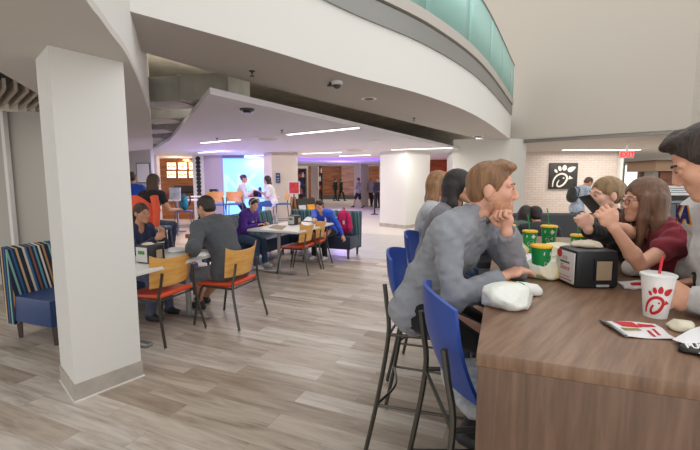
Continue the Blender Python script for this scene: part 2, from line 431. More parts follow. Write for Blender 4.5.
# wood fronted stand with cabinets at the right (behind the people)
YS = 9.6
sx0 = ony(656, 165, YS).x
root = empty('serving_kiosk', (sx0+2.2, YS+.5, 0), 0, 'wood fronted kiosk with a tan header behind the woman in maroon', 'kiosk')
M_tan = mat('tan_header_laminate', '#9c7c60', .6); M_post = mat('grey_post', '#9d988f', .5)
ht = ony(660, 160.5, YS).z; hb = ony(660, 171, YS).z
b = MB(); b.box((0, 0, (ht+hb)/2), (4.4, 1.0, ht-hb)); b.build('header', M_tan, root)
b = MB(); b.box((0, -.02, ht), (4.5, 1.1, .03)); b.build('header_cap', mat('dark_wood_cap', '#5b3b28', .5), root)
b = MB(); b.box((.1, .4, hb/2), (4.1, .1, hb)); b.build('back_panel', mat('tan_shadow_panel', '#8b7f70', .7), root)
b = MB(); b.box((-1.25, .1, hb-.28), (1.05, .4, .52)); b.build('cupboard', M_woodp, root)
b = MB(); b.box((.55, .1, hb-.28), (2.2, .4, .52)); b.build('cupboard', M_woodp, root)
for x in (-2.0, -.62): b = MB(); b.box((x, -.1, hb/2), (.13, .3, hb)); b.build('post', M_post, root)
b = MB(); b.box((-1.3, -.12, hb-.75), (1.25, .3, .06)); b.build('rail', mat('bluish_shelf', '#7f8890', .5), root)
b = MB(); b.box((.1, .0, .5), (4.2, .6, 1.0)); b.build('counter', mat('kiosk_counter', '#5b5d5f', .5), root)
c_ = ony(678, 200, YS-.4)
sg = MB(); sg.box((-1.32, -.14, hb-.47), (.62, .02, .24)); sg.build('paper_sign', mat('white_paper', '#e9e9ea', .7), root)
M_txtg = mat('grey_print', '#8a8d94', .7)
for q, w_ in ((.05, .46), (0, .38), (-.05, .42)): b = MB(); b.box((-1.32, -.152, hb-.47+q), (w_, .003, .018)); b.build('sign_print', M_txtg, root)

# ---- far left walls
YL = 5.9
zt = 2.62
b = MB(); b.box((-7.1, YL+.1, 1.5), (4.35-.02, .2, 3.0)); 
xw = ony(11, 200, YL).x
M_wallsh = mat('shaded_wall_grey', '#b9b5ad', .85)  # wall grey darkened in the colour to stand for the shadow here
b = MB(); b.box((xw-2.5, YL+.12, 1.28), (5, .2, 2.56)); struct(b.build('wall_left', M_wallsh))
b = MB(); b.box((xw+.02, YL-.02, 1.28), (.045, .08, 2.56)); struct(b.build('trim_7', M_trimw))
x2 = ony(95, 200, YL).x
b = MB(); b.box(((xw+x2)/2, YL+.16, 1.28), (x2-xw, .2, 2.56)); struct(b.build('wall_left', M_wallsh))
# return and the far light wall with the picture frame
xf = ony(152, 180, 12.6).x
xr = ony(124, 180, 12.6).x
b = MB(); b.prism([(x2, YL+.06), (x2, YL+.26), (xr, 12.7), (xr-.2, 12.7)], 0, 2.6); struct(b.build('wall_left', M_wallg))
b = MB(); b.box(((xr+xf)/2, 12.7, 1.28), (xf-xr, .2, 2.56)); struct(b.build('wall_left', M_wallg))
# slatted ceiling: black deck with pale timber fins
b = MB(); b.poly([V((-9, 2, 2.95)), V((-2.6, 2, 2.95)), V((-3.1, 6.3, 2.95)), V((-9, 6.3, 2.95))]); struct(b.build('ceiling', mat('black_ceiling_deck', '#1c1a18', .9)))
b = MB(); b.poly([q0, q1, V((q1.x, q1.y, 2.95)), V((q0.x, q0.y, 2.95))]); struct(b.build('trim_8', M_white))
M_fin = mat('pale_timber_fin', '#b3a595', .6, var=.1, vscale=4, stretch=(1, 1, 8))
fd = V((math.cos(math.radians(60)), math.sin(math.radians(60)), 0)); fx = 0
t = empty('slatted_ceiling', (-4.4, 4.6, 2.72), 0, 'pale timber slats hanging below a black ceiling behind the striped bench', 'ceiling slats')
sa = onz(0, 108, 2.6); sb_ = onz(20, 84, 2.6); ds = (sb_-sa).normalized(); pn_ = V((ds.y, -ds.x, 0))
for k in range(-14, 16):
    c = (sa+sb_)/2+pn_*.10*k-t.location; c.z = 2.64-2.72; L_ = 1.6
    b = MB(); b.box(c-ds*.1, (L_, .03, .12), rz=math.atan2(ds.y, ds.x)); b.build('slat', M_fin, t)
# ------------------------------------------------------------------ background areas
def ax(x, Y): return ony(x, 181, Y).x
def slab(name, x0, x1, Y, z0, z1, m, d=.2, parent=None, st=True):
    X0, X1 = ax(x0, Y), ax(x1, Y)
    b = MB(); b.box(((X0+X1)/2, Y+d/2, (z0+z1)/2), (X1-X0, d, z1-z0)); o = b.build(name, m, parent)
    if st and parent is None: struct(o)
    return o
M_purpw = mat('mauve_wall_paint', '#b9a9bb', .8)
M_beige = mat('beige_column_paint', '#cbbfb2', .8)
M_blk = mat('black_panel', '#24211f', .6)
# restaurant counter with menu boards
slab('wall_back', 146, 201, 18.2, 0, 2.75, M_woodor)
slab('trim_9', 152.5, 157.5, 15.6, 0, 2.6, M_trimw, .25)
slab('wall_back', 203, 223.5, 15.8, 0, 2.62, M_purpw)
root = empty('lattice_panel', (ax(198, 15.7), 15.7, 0), 0, 'narrow black and white scalloped panel right of the menu boards', 'panel')
b = MB(); b.box((0, .1, 1.28), (.42, .1, 2.56)); b.build('panel', M_trimw, root)
b = MB()
for k in range(16): b.lathe([(0, -.02), (.09, -.02), (.09, .02), (0, .02)], 10, (.02, .03, .1+.155*k), Matrix.Rotation(PI/2, 3, 'X'))
b.build('pattern', M_blk, root)
YM = 17.6
M_menu = mat('lit_menu_board', '#fff0d8', .5, emit='#ffe9c4', estr=1.6)
M_menuf = mat('menu_frame', '#6a3a1c', .5); M_food = mat('menu_food_print', '#b0662e', .6, emit='#c06a30', estr=.5)
mcols = [(167, 176), (178.2, 187), (189, 198)]; mrows = [(162.5, 169.5), (171, 178)]
for r_, (ya, yb) in enumerate(mrows):
    for c_i, (xa, xb) in enumerate(mcols):
        p = ony((xa+xb)/2, (ya+yb)/2, YM); w = ax(xb, YM)-ax(xa, YM); h = ony(0, ya, YM).z-ony(0, yb, YM).z
        root = empty('menu_board', p, 0, '%s glowing menu board in the %s row above the food counter' % (['left', 'middle', 'right'][c_i], ['upper', 'lower'][r_]), 'menu board', 'menu boards over the counter')
        b = MB(); b.box((0, .03, 0), (w+.05, .06, h+.05)); b.build('frame', M_menuf, root)
        b = MB(); b.box((0, -.005, 0), (w-.02, .02, h-.02)); b.build('lit_panel', M_menu, root)
        b = MB(); 
        for q in range(3):
            b.lathe([(0, 0), (.045, 0), (.045, .006), (0, .006)], 10, (-w*.3+q*w*.3, -.016, -h*.08+.03*((q+c_i) % 2)), Matrix.Rotation(PI/2, 3, 'X'), 1.2, .8)
        b.box((0, -.018, h*.32), (w*.6, .004, .02)); b.build('print', M_food, root)
root = empty('service_counter', (ax(176, 16.8), 16.9, 0), 0, 'long wooden food service counter under the menu boards', 'counter')
b = MB(); b.box((0, 0, .5), (2.1, .7, 1.0)); b.build('body', M_woodor, root)
b = MB(); b.box((0, -.02, 1.02), (2.2, .8, .05)); b.build('countertop', mat('dark_counter', '#4a3326', .4), root)
b = MB(); b.box((.4, .1, 1.22), (1.0, .4, .34), bev=.03); b.build('food_warmer', mat('warmer', '#3d2c24', .4), root)
# big glowing blue screen
X0, X1 = ax(223.5, 15.7), ax(264.5, 15.7)
root = empty('display_wall', ((X0+X1)/2, 15.75, 0), 0, 'large glowing pale blue display wall behind the seated pair', 'screen')
M_blue = mat('blue_screen_glow', '#8fc8ff', .5, emit='#74b8f6', estr=1.0)
b = MB(); b.box((0, 0, 1.27), (X1-X0, .1, 2.5)); b.build('screen', M_blue, root)
M_pink = mat('pink_screen_print', '#a2c0f8', .5, emit='#93b4f4', estr=1.0)
text_mesh('NK', .95, 'letters', M_pink, root, frame((-.15, -.055, 1.45), (1, 0, 0), (0, 0, 1)), ext=.002, bold=.02)
b = MB(); b.box((0, -.03, 2.5), (X1-X0, .2, .12)); b.build('frame', mat('mauve_frame', '#8d78c0', .6), root)
# column between screen and far hall
cC = [V((ax(272, 13.9), 13.9, 0)), V((ax(298, 14.1), 14.1, 0)), V((ax(264, 14.6), 14.6, 0))]
column(cC[0], cC[1], cC[2], 2.56, 'trim_10', M_beige, .12)
# far hall
YF = 35.
slab('wall_back', 286, 308, 30, 0, 3.3, M_beige)
slab('wall_back', 300, 345, YF, 0, 3.3, M_woodp)
slab('wall_back', 341.5, 356, YF-.5, 0, 3.3, M_woodpk)
slab('baseboard_back', 322, 356, YF-.6, 0, .35, mat('dark_base', '#4c4a4c', .6), .05)
slab('wall_back', 356, 379, YF, 0, 3.3, M_woodp)
slab('wall_back', 379, 420, YF, 0, 3.3, M_beige)
slab('trim_11', 311, 318, 28, 0, 3.0, M_beige, .8)
cP = [V((ax(361, 24.4), 24.4, 0)), V((ax(368.5, 24.9), 24.9, 0)), V((ax(354, 24.9), 24.9, 0))]
column(cP[0], cP[1], cP[2], 2.8, 'trim_12', M_beige, 0)
M_fine = [mat('far_item_%s' % k, k, .6) for k in ('#2d3a66', '#d8cfc4', '#1d1c20', '#c96a30', '#e8e4dc', '#6b4a3c')]
def far_shelf(name, x0, x1, Y, z1, lab, n, seed):
    rnd = random.Random(seed); X0, X1 = ax(x0, Y), ax(x1, Y)
    root = empty(name, ((X0+X1)/2, Y, 0), 0, lab, 'shelf'); w = X1-X0
    b = MB()
    for s in (-1, 1): b.box((s*w/2, 0, z1/2), (.04, .4, z1))
    b.box((0, .18, z1/2), (w, .04, z1)); b.build('cabinet', mat('shelf_body', '#55473e', .6), root)
    for k in range(n): q = MB(); q.box((0, 0, .3+(z1-.35)*k/(n-1)), (w, .38, .03)); q.build('shelf', mat('shelf_body', '#55473e', .6), root)
    for k in range(n-1):
        for j in range(4):
            h = rnd.uniform(.12, (z1-.4)/(n-1)*.75)
            q = MB(); q.lathe([(0, 0), (.07, 0), (.075, h*.6), (.03, h*.8), (.03, h), (0, h)], 8)
            tag(q.build('packaged_item', rnd.choice(M_fine), loc=((X0+X1)/2-w*.37+w*.25*j, Y-.05, .315+(z1-.35)*k/(n-1))),
                'small packaged goods on the %s' % lab, 'package', 'packages on the ' + lab)
far_shelf('display_shelf', 298.5, 306, 24, 2.3, 'display shelf just right of the beige column', 5, 1)
far_shelf('display_shelf', 316.5, 322.5, 30, 2.8, 'lit display shelf beside the far wood wall', 5, 2)
# shop in the gap right of the middle column
slab('wall_back', 425, 470, 19.0, 1.95, 2.75, M_woodp)
slab('wall_back', 425, 470, 21.0, 0, 2.6, M_beige)
root = empty('shop_front', (ax(445, 18.6), 18.6, 0), 0, 'red topped shop display cooler seen between the white columns', 'display cooler')
wS = ax(458, 18.6)-ax(431, 18.6)
b = MB(); b.box((0, 0, 1.85), (wS, .5, .28)); b.build('red_header', mat('red_header_lamp', '#d8301f', .5, emit='#e03a20', estr=.7), root)
b = MB(); b.box((0, .2, .9), (wS, .1, 1.7)); b.build('back_panel', mat('pale_lit_panel', '#e9ddd0', .6), root)
b = MB(); b.box((0, -.1, .45), (wS, .7, .9)); b.build('cabinet', mat('dark_cabinet', '#4f423c', .5), root)
rnd = random.Random(5)
for r_ in range(2):
    b = MB(); b.box((0, -.05, .95+.36*r_), (wS, .45, .03)); b.build('shelf', mat('shelf_body', '#55473e', .6), root)
    for j in range(5):
        q = MB(); h = rnd.uniform(.16, .28); q.lathe([(0, 0), (.08, 0), (.09, h*.6), (.04, h*.9), (.04, h), (0, h)], 10)
        tag(q.build('packaged_item', rnd.choice(M_fine), loc=(ax(445, 18.6)-wS*.4+wS*.2*j, 18.5, .97+.36*r_)), 'packaged goods on the red topped shop display', 'package', 'packages on the red topped shop display')
# purple cove
b = MB(); X0, X1 = ax(290, 17.6), ax(400, 17.6); b.box(((X0+X1)/2, 17.6, ZC-.045), (X1-X0, .08, .08))
tag(b.build('cove_lamp', M_cove), 'long purple glowing cove lamp on the far ceiling edge', 'lamp')

# ------------------------------------------------------------------ ceiling fixtures
def strip_lamp(xa, ya, xb, yb, z, lab, wd=.09, grp='ceiling strip lamps'):
    A, B = onz(xa, ya, z), onz(xb, yb, z); d = B-A; L_ = d.length; c = (A+B)/2
    root = empty('strip_lamp', c, math.atan2(d.y, d.x), lab, 'ceiling lamp', grp)
    b = MB(); b.box((0, 0, -.012), (L_+.04, wd+.04, .02)); b.build('housing', M_trimw, root)
    b = MB(); b.box((0, 0, -.026), (L_, wd, .012)); b.build('diffuser', M_strip, root)
    ld = bpy.data.lights.new('lamp_light', 'AREA'); ld.shape = 'RECTANGLE'; ld.size = L_; ld.size_y = .12; ld.energy = 14*L_; ld.color = (1, .95, .9)
    lo = bpy.data.objects.new('lamp_light', ld); COL.objects.link(lo); lo.parent = root; lo.location = (0, 0, -.045)
    return root
for a in [(288, 133.5, 358, 126.5, 'large bright strip lamp on the ceiling panel, nearest the beam'), (392, 149, 452, 147, 'long strip lamp at the right end of the ceiling panel beside the middle column'),
          (202, 142, 239, 138.5, 'bright strip lamp on the left half of the ceiling panel'), (199, 152, 224, 150, 'second strip lamp below the bright left one'),
          (303, 153, 341, 151.5, 'strip lamp in the middle of the panel right of the air diffuser'), (245, 155.2, 271, 154.6, 'strip lamp directly in front of the red exit sign wall'),
          (340, 155.5, 370, 154.2, 'strip lamp above the purple column'), (150, 160, 160, 159.4, 'short strip lamp at the far left of the panel'),
          (172, 159.8, 188, 158.6, 'short strip lamp in front of the menu boards'), (205, 157.4, 224, 156.5, 'strip lamp above the mauve wall')]:
    strip_lamp(*a[:4], ZC, a[4])
strip_lamp(563, 149.4, 640, 149.2, ZR, 'strip lamp on the lower ceiling over the tiled wall', .14)
def disc(name, x, y, z, r, lab, m1, m2, drop=.03, cat='ceiling fixture'):
    root = empty(name, onz(x, y, z), 0, lab, cat)
    b = MB(); b.lathe([(r, 0), (r, -.01), (r*.9, -drop*.5), (r*.75, -drop*.5)], 24); b.build('ring', m1, root)
    b = MB(); b.lathe([(0, -drop), (r*.5, -drop), (r*.72, -drop*.4), (r*.75, 0)], 24); b.build('disc', m2, root)
    return root
disc('air_diffuser', 268, 137.5, ZC, .34, 'round white air diffuser on the ceiling panel left of the large strip lamp', M_trimw, M_soff, .06)
disc('air_diffuser', 355, 149.3, ZC, .4, 'round air diffuser near the middle of the ceiling panel', M_trimw, M_soff, .06)
disc('ceiling_speaker', 247, 109, ZC, .1, 'black round ceiling device near the corner of the panel', M_dark, M_black, .05)
disc('recessed_downlight', 369, 98.5, ZB, .12, 'recessed round downlight in the middle of the beam soffit', M_trimw, M_dark, .02)
disc('recessed_downlight', 478, 136, ZB, .16, 'recessed round downlight at the far end of the beam soffit', M_trimw, M_dark, .02)
disc('ceiling_speaker', 375, 141, ZC, .16, 'white round ceiling device near the right edge of the panel', M_trimw, M_trimw, .02)
for x, y, z, lab in [(252, 71, ZB, 'sprinkler head on the beam soffit, nearest the left wall'), (414, 118, ZB, 'sprinkler head on the right half of the beam soffit'), (282, 130, ZC, 'sprinkler head on the panel beside the large strip lamp'), (217, 138, ZC, 'sprinkler head above the left strip lamp')]:
    root = empty('sprinkler_head', onz(x, y, z), 0, lab, 'sprinkler')
    b = MB(); b.lathe([(.035, 0), (.035, -.008), (.012, -.012), (.012, -.03)], 12); b.build('collar', M_dark, root)
    b = MB(); b.lathe([(.006, -.03), (.006, -.055), (.03, -.057), (.03, -.062), (0, -.062)], 12); b.build('deflector', M_dark, root)
def camera_dev(x, y, lab):
    root = empty('security_camera', onz(x, y, ZB), 0, lab, 'security camera')
    b = MB(); b.lathe([(.075, 0), (.075, -.03), (.055, -.045)], 20); b.build('mount', M_trimw, root)
    b = MB(); b.lathe([(.055, -.045), (.045, -.075), (.02, -.09), (0, -.092)], 20); b.build('dome', M_dark, root)
camera_dev(337, 81.5, 'white security camera on the beam soffit'); 
b = MB(); b.lathe([(.02, 0), (.02, -.02), (.045, -.03), (.045, -.05), (0, -.055)], 14); tag(b.build('smoke_detector', M_dark, loc=onz(330.5, 82.5, ZB)), 'small dark sensor just left of the security camera', 'sensor')
def exit_sign(x, y, z, w, lab, rz=0, Y=None):
    p = onz(x, y, z) if Y is None else ony(x, y, Y); root = empty('exit_sign', p, rz, lab, 'exit sign')
    h = w*.52
    b = MB(); b.box((0, 0, (z-p.z)/2-.02), (.05, .03, z-p.z+.04)); b.build('mount', M_trimw, root)
    b = MB(); b.box((0, 0, -.04-h/2), (w, .05, h), bev=.01); b.build('housing', mat('exit_sign_face', '#f0d8d6', .5, emit='#ffb0b0', estr=.12), root)
    text_mesh('EXIT', h*.95, 'sign_text', M_redem, root, frame((0, -.027, -.045-h/2), (1, 0, 0), (0, 0, 1)), bold=.006)
exit_sign(627, 149.5, ZR, .44, 'red lit exit sign on the lower ceiling right of the chicken emblem', 0, 12.6)
exit_sign(233.5, 156.4, ZC, .45, 'red lit exit sign in front of the blue display wall')

# emblem sign on the tiled wall -----------------------------------------------------
def emblem_shapes(sw=.075):
    """comb, head stroke, eye and beak, in a unit square (0..1)"""
    sh = []
    def blob(cx, cy, rx, ry, ang, n=18, point=0):
        P = []
        for k in range(n):
            t = 2*PI*k/n; x = math.cos(t)*rx; y = math.sin(t)*ry*(1-point*math.cos(t))
            c, s_ = math.cos(ang), math.sin(ang); P.append((cx+x*c-y*s_, cy+x*s_+y*c))
        sh.append(('blob', (cx, cy), P))
    blob(.20, .70, .085, .05, math.radians(125)); blob(.34, .80, .105, .065, math.radians(108)); blob(.52, .83, .115, .085, math.radians(85), point=.2)
    blob(.79, .78, .165, .095, math.radians(28), point=.35)
    def stroke(pts, w):
        sh.append(('stroke', pts, w))
    arc = [(.10, .07), (.11, .25), (.17, .42), (.28, .54), (.42, .59), (.55, .56), (.63, .46), (.62, .34), (.54, .20), (.43, .11), (.33, .08), (.27, .13), (.28, .24), (.34, .34)]
    stroke(arc, sw)
    blob(.50, .42, .035, .03, .3)
    sh.append(('blob', (.76, .42), [(.68, .36), (.86, .41), (.72, .52), (.70, .44)]))
    return sh
def emblem(b, f, sw=.075):
    """f maps (x,y) in the unit square to a 3D point"""
    for s_ in emblem_shapes(sw):
        if s_[0] == 'blob':
            (cx, cy), P = s_[1], s_[2]; c = b.bm.verts.new(f(cx, cy))
            m1 = [b.bm.verts.new(f((x+cx)/2, (y+cy)/2)) for x, y in P]; m2 = [b.bm.verts.new(f(x, y)) for x, y in P]; n = len(P)
            for k in range(n):
                b.bm.faces.new((c, m1[k], m1[(k+1) % n])); b.bm.faces.new((m1[k], m2[k], m2[(k+1) % n], m1[(k+1) % n]))
        else:
            P = spline([V((x, y, 0)) for x, y in s_[1]], 5); w = s_[2]; A = []; B = []
            for i, p in enumerate(P):
                t = (P[min(i+1, len(P)-1)]-P[max(i-1, 0)]).normalized(); q = V((-t.y, t.x, 0))*w/2*(.55+.45*math.sin(PI*min(1, (i+3)/(len(P)+3)))); A.append(b.bm.verts.new(f(p.x+q.x, p.y+q.y))); B.append(b.bm.verts.new(f(p.x-q.x, p.y-q.y)))
            for i in range(len(P)-1): b.bm.faces.new((A[i], A[i+1], B[i+1], B[i]))
YG = YB-.05
g0 = ony(548.5, 189, YG); g1 = ony(578, 163, YG); gw = g1.x-g0.x; gh = g1.z-g0.z
root = empty('emblem_sign', ((g0.x+g1.x)/2, YG, (g0.z+g1.z)/2), 0, 'square black sign with a white chicken emblem on the tiled wall', 'sign')
b = MB(); b.box((0, 0, 0), (gw, .06, gh), bev=.008); b.build('sign_panel', mat('black_sign_panel', '#2c2a28', .5), root)
b = MB(); emblem(b, lambda x, y: V((-gw/2+gw*(.03+.94*x), -.034, -gh/2+gh*(.02+.96*y)))); b.build('emblem', mat('white_emblem', '#e6dfd6', .6), root, smooth=0)

# ------------------------------------------------------------------ light
wd = bpy.data.worlds.new('world'); S.world = wd; wd.use_nodes = True
bg = wd.node_tree.nodes['Background']; bg.inputs[0].default_value = (1, .995, .985, 1); bg.inputs[1].default_value = 1.4
def area(name, loc, size, size_y, e, col=(1, .96, .91), rot=(0, 0, 0)):
    ld = bpy.data.lights.new(name, 'AREA'); ld.shape = 'RECTANGLE'; ld.size = size; ld.size_y = size_y; ld.energy = e; ld.color = col
    lo = bpy.data.objects.new(name, ld); COL.objects.link(lo); lo.location = loc; lo.rotation_euler = rot; return lo
def point(name, loc, e, col, r=.3):
    ld = bpy.data.lights.new(name, 'POINT'); ld.energy = e; ld.color = col; ld.shadow_soft_size = r
    lo = bpy.data.objects.new(name, ld); COL.objects.link(lo); lo.location = loc; return lo
area('panel_lamps', (-1, 15, 2.45), 9, 12, 230)
area('far_hall_lamps', (-1, 31, 3.2), 22, 6, 420)
area('right_hall_lamps', (11, 14.5, 2.65), 6, 4, 90)
area('left_soffit_lamps', (-3.6, 4.6, 2.4), 1.5, 1.5, 10)
point('purple_fill', (ax(232, 14.8), 13.6, 2.3), 34, (.45, .25, 1)); point('purple_fill', (ax(240, 12), 11.5, .5), 34, (.5, .25, 1)); point('purple_fill', (ax(340, 20), 20.8, 1.9), 75, (.45, .3, 1))  # purple fill points added for the glow on floor and column, no fixtures
area('purple_cove_light', (ax(345, 18.5), 18.2, 2.45), 5, .5, 30, (.4, .25, 1), (PI, 0, 0))
pq = onz(185, 72, 3.3); point('plenum_fill', (pq.x, pq.y, 3.3), 14, (1, .95, .88), .4)  # added fill to brighten the plenum, no lamp hangs here
for q_ in (.3, .55, .8): pq = CI[int(q_*(NB-1))]; point('plenum_fill', (pq.x-.5, pq.y+.9, 3.25), 7, (1, .93, .84), .3)  # more added fill along the slot, in place of bounced light
point('menu_lamp', (ax(180, 17.2), 17.0, 2.3), 40, (1, .6, .3))
S.view_settings.exposure = 0.1
# ------------------------------------------------------------------ furniture materials
M_tabtop = wood_material('bar_wood_laminate', [(.25, '#634a3a'), (.45, '#785b46'), (.6, '#886b55'), (.8, '#977a64')], (9, .7, 1), 4, .38, .15, rot=(0, 0, -AW+PI/2))
M_tabend = wood_material('bar_wood_laminate_panel', [(.25, '#543d2f'), (.45, '#644b39'), (.6, '#715644'), (.8, '#7d6250')], (9, 9, .7), 4, .42, .15, rot=(0, 0, -AW+PI/2))
M_ply = wood_material('birch_ply', [(.3, '#d2954a'), (.5, '#e0a658'), (.7, '#e9b56b')], (1, 1, 5), 6, .4)
M_orange = mat('orange_vinyl', '#d8502a', .45, var=.06, vscale=10)
M_bluep = mat('blue_plastic_shell', '#2b4a9c', .38)
M_greyf = mat('light_grey_fabric', '#aeb0b4', .95, var=.22, vscale=25, bump=.2, bscale=300)
M_leg = mat('dark_bronze_metal', '#55534d', .35, metal=.7)
M_glide = mat('pale_glide', '#c8c4bc', .5)
M_ttop = mat('white_laminate', '#e4e1db', .35)
M_tleg = mat('silver_paint_metal', '#9fa0a0', .35, metal=.6)
M_navy = mat('navy_vinyl', '#2c4372', .4, var=.06, vscale=6)
M_dknavy = mat('dark_navy_vinyl', '#273249', .45, var=.08, vscale=6)
M_wleg = mat('dark_wood_leg', '#4c4038', .5)
def stripes(name, cols, freq, axis='X'):
    m, nt, b, N, L = nodes_of(name)
    tc = N('ShaderNodeTexCoord'); sp = N('ShaderNodeSeparateXYZ'); L(tc.outputs['Object'], sp.inputs[0])
    a = N('ShaderNodeMath'); a.operation = 'ADD'; L(sp.outputs['X'], a.inputs[0]); L(sp.outputs['Y'], a.inputs[1])
    mu = N('ShaderNodeMath'); mu.operation = 'MULTIPLY'; mu.inputs[1].default_value = freq; L(a.outputs[0], mu.inputs[0])
    fr = N('ShaderNodeMath'); fr.operation = 'FRACT'; L(mu.outputs[0], fr.inputs[0])
    r = N('ShaderNodeValToRGB'); r.color_ramp.interpolation = 'CONSTANT'; e = r.color_ramp.elements
    while len(e) < len(cols): e.new(.5)
    for k, c in enumerate(cols): e[k].position = k/len(cols); e[k].color = lin(c)
    L(fr.outputs[0], r.inputs[0]); L(r.outputs[0], b.inputs['Base Color']); b.inputs['Roughness'].default_value = .85
    return m
M_stripe = stripes('striped_upholstery', ['#20283f', '#7fb0a8', '#20283f', '#2b5f8e', '#20283f', '#c9a878', '#20283f', '#1f2438', '#d3c4ae', '#2f6d9c', '#20283f', '#8a5a4a', '#20283f', '#5f9fb0', '#1f2438', '#e2d8c8', '#20283f', '#b98d50', '#252c45'], 2.6)
M_teal = stripes('teal_wave_upholstery', ['#35525a', '#4d7076', '#2d4650', '#5d8084', '#3a5a62', '#2b3f4c'], 5.5)

# ------------------------------------------------------------------ high table
WT, LT, HT = .74, 2.75, 1.07
root = empty('high_table', T(WT/2, LT/2, 0), AU, 'long brown wood laminate high table filling the right foreground', 'table')
def onT(b):  # local: x across, y along
    return b
b = MB(); b.box((0, 0, HT-.02), (WT+.02, LT, .04), bev=.002); b.build('tabletop', M_tabtop, root)
for s in (-1, 1):
    b = MB(); b.box((0, s*(LT/2-.02), (HT-.04)/2), (WT+.01, .04, HT-.04), bev=.002); b.build('end_panel', M_tabend, root)
b = MB(); b.box((.12, 0, .5), (.03, LT-.1, .9)); b.build('centre_panel', M_tabend, root)

# ------------------------------------------------------------------ stools
def make_stool(loc, rz, label):
    """faces local +Y, back at -Y"""
    root = empty('bar_stool', loc, rz, label, 'stool', 'blue backed bar stools along the high table')
    b = MB()
    def sh(u, v):
        x = (u-.5)*.44*(1-.1*abs(v-.5)); z = .80+.335*v; 
        return V((x, -.215-.09*v+.06*(2*u-1)**2-.02*math.sin(PI*v), z+.03*(v > .8)*(1-(2*u-1)**2)*(v-.8)*5))
    b.grid(sh, 16, 12, .014); o = b.build('backrest', M_bluep, root, smooth=50)
    b = MB(); n = 28; prof = []
    def seat(u, v):
        a = 2*PI*u; r = v; ex = .6
        x = .225*r*math.copysign(abs(math.cos(a))**ex, math.cos(a)); y = .215*r*math.copysign(abs(math.sin(a))**ex, math.sin(a))
        return V((x, y, .775-.02*(r**6)+.01*(y/.2)**2*0))
    ring = []
    b.lathe([(0, .735), (.20, .735), (.222, .745), (.228, .76), (.222, .776), (.19, .785), (0, .782)], 32)
    for v in b.bm.verts:
        r = math.hypot(v.co.x, v.co.y)
        if r > .001:
            a = math.atan2(v.co.y, v.co.x); k = 1/max(abs(math.cos(a)), abs(math.sin(a)))**.55; v.co.x *= k; v.co.y *= k*.95
    b.build('seat', M_greyf, root, smooth=60)
    for s in (-1, 1):
        b = MB(); b.tube(spline([V((s*.27, -.37, 0)), V((s*.245, -.30, .35)), V((s*.225, -.245, .72)), V((s*.205, -.262, .9)), V((s*.20, -.275, 1.0))], 5), .0125, 8); b.build('leg', M_leg, root)
        b = MB(); b.tube([V((s*.25, .26, 0)), V((s*.2, .19, .73))], .0115, 8); b.build('leg', M_leg, root)
        b = MB(); b.tube([V((s*.222, -.25, .725)), V((s*.2, .19, .73))], .01, 8); b.build('seat_rail', M_leg, root)
        b = MB(); b.tube([V((s*.245, -.30, .32)), V((s*.228, .23, .32))], .008, 8); b.build('footrest', M_leg, root)
    b = MB(); b.tube(spline([V((-.23, .235, .3)), V((0, .27, .3)), V((.23, .235, .3))], 6), .009, 8); b.build('footrest', M_leg, root)
    b = MB(); b.tube(spline([V((-.245, -.305, .32)), V((0, -.25, .32)), V((.245, -.305, .32))], 6), .008, 8); b.build('footrest', M_leg, root)
    b = MB(); b.tube([V((-.22, -.245, .72)), V((.22, -.245, .72))], .008, 8); b.build('seat_rail', M_leg, root)
    for s in (-1, 1):
        for y, x in ((-.37, .27), (.26, .25)):
            b = MB(); b.lathe([(0, .001), (.014, .001), (.014, .015), (0, .015)], 8, (s*x, y, 0)); b.build('foot_glide', M_glide, root)
    return root
st1 = make_stool(T(.06, .44), FACE_PU+.38, 'empty blue backed bar stool with grey seat nearest the camera, tucked under the high table')
def dup(o, loc, rz, label):
    c = copy_tree(o); c.location = loc; c.rotation_euler = (0, 0, rz); c['label'] = label; return c
dup(st1, T(-.28, 1.12), FACE_PU+.05, 'blue backed bar stool under the man in the grey pullover')
dup(st1, T(-.38, 1.98), FACE_PU, 'blue backed bar stool just beyond the man in grey, third along the table')
dup(st1, T(1.02, 1.22), FACE_MU, 'bar stool under the woman in the maroon top')
dup(st1, T(.93, .68), FACE_MU, 'bar stool under the man in the light sweatshirt')
dup(st1, T(.98, 1.76), FACE_MU, 'bar stool under the blond woman in the black jacket')

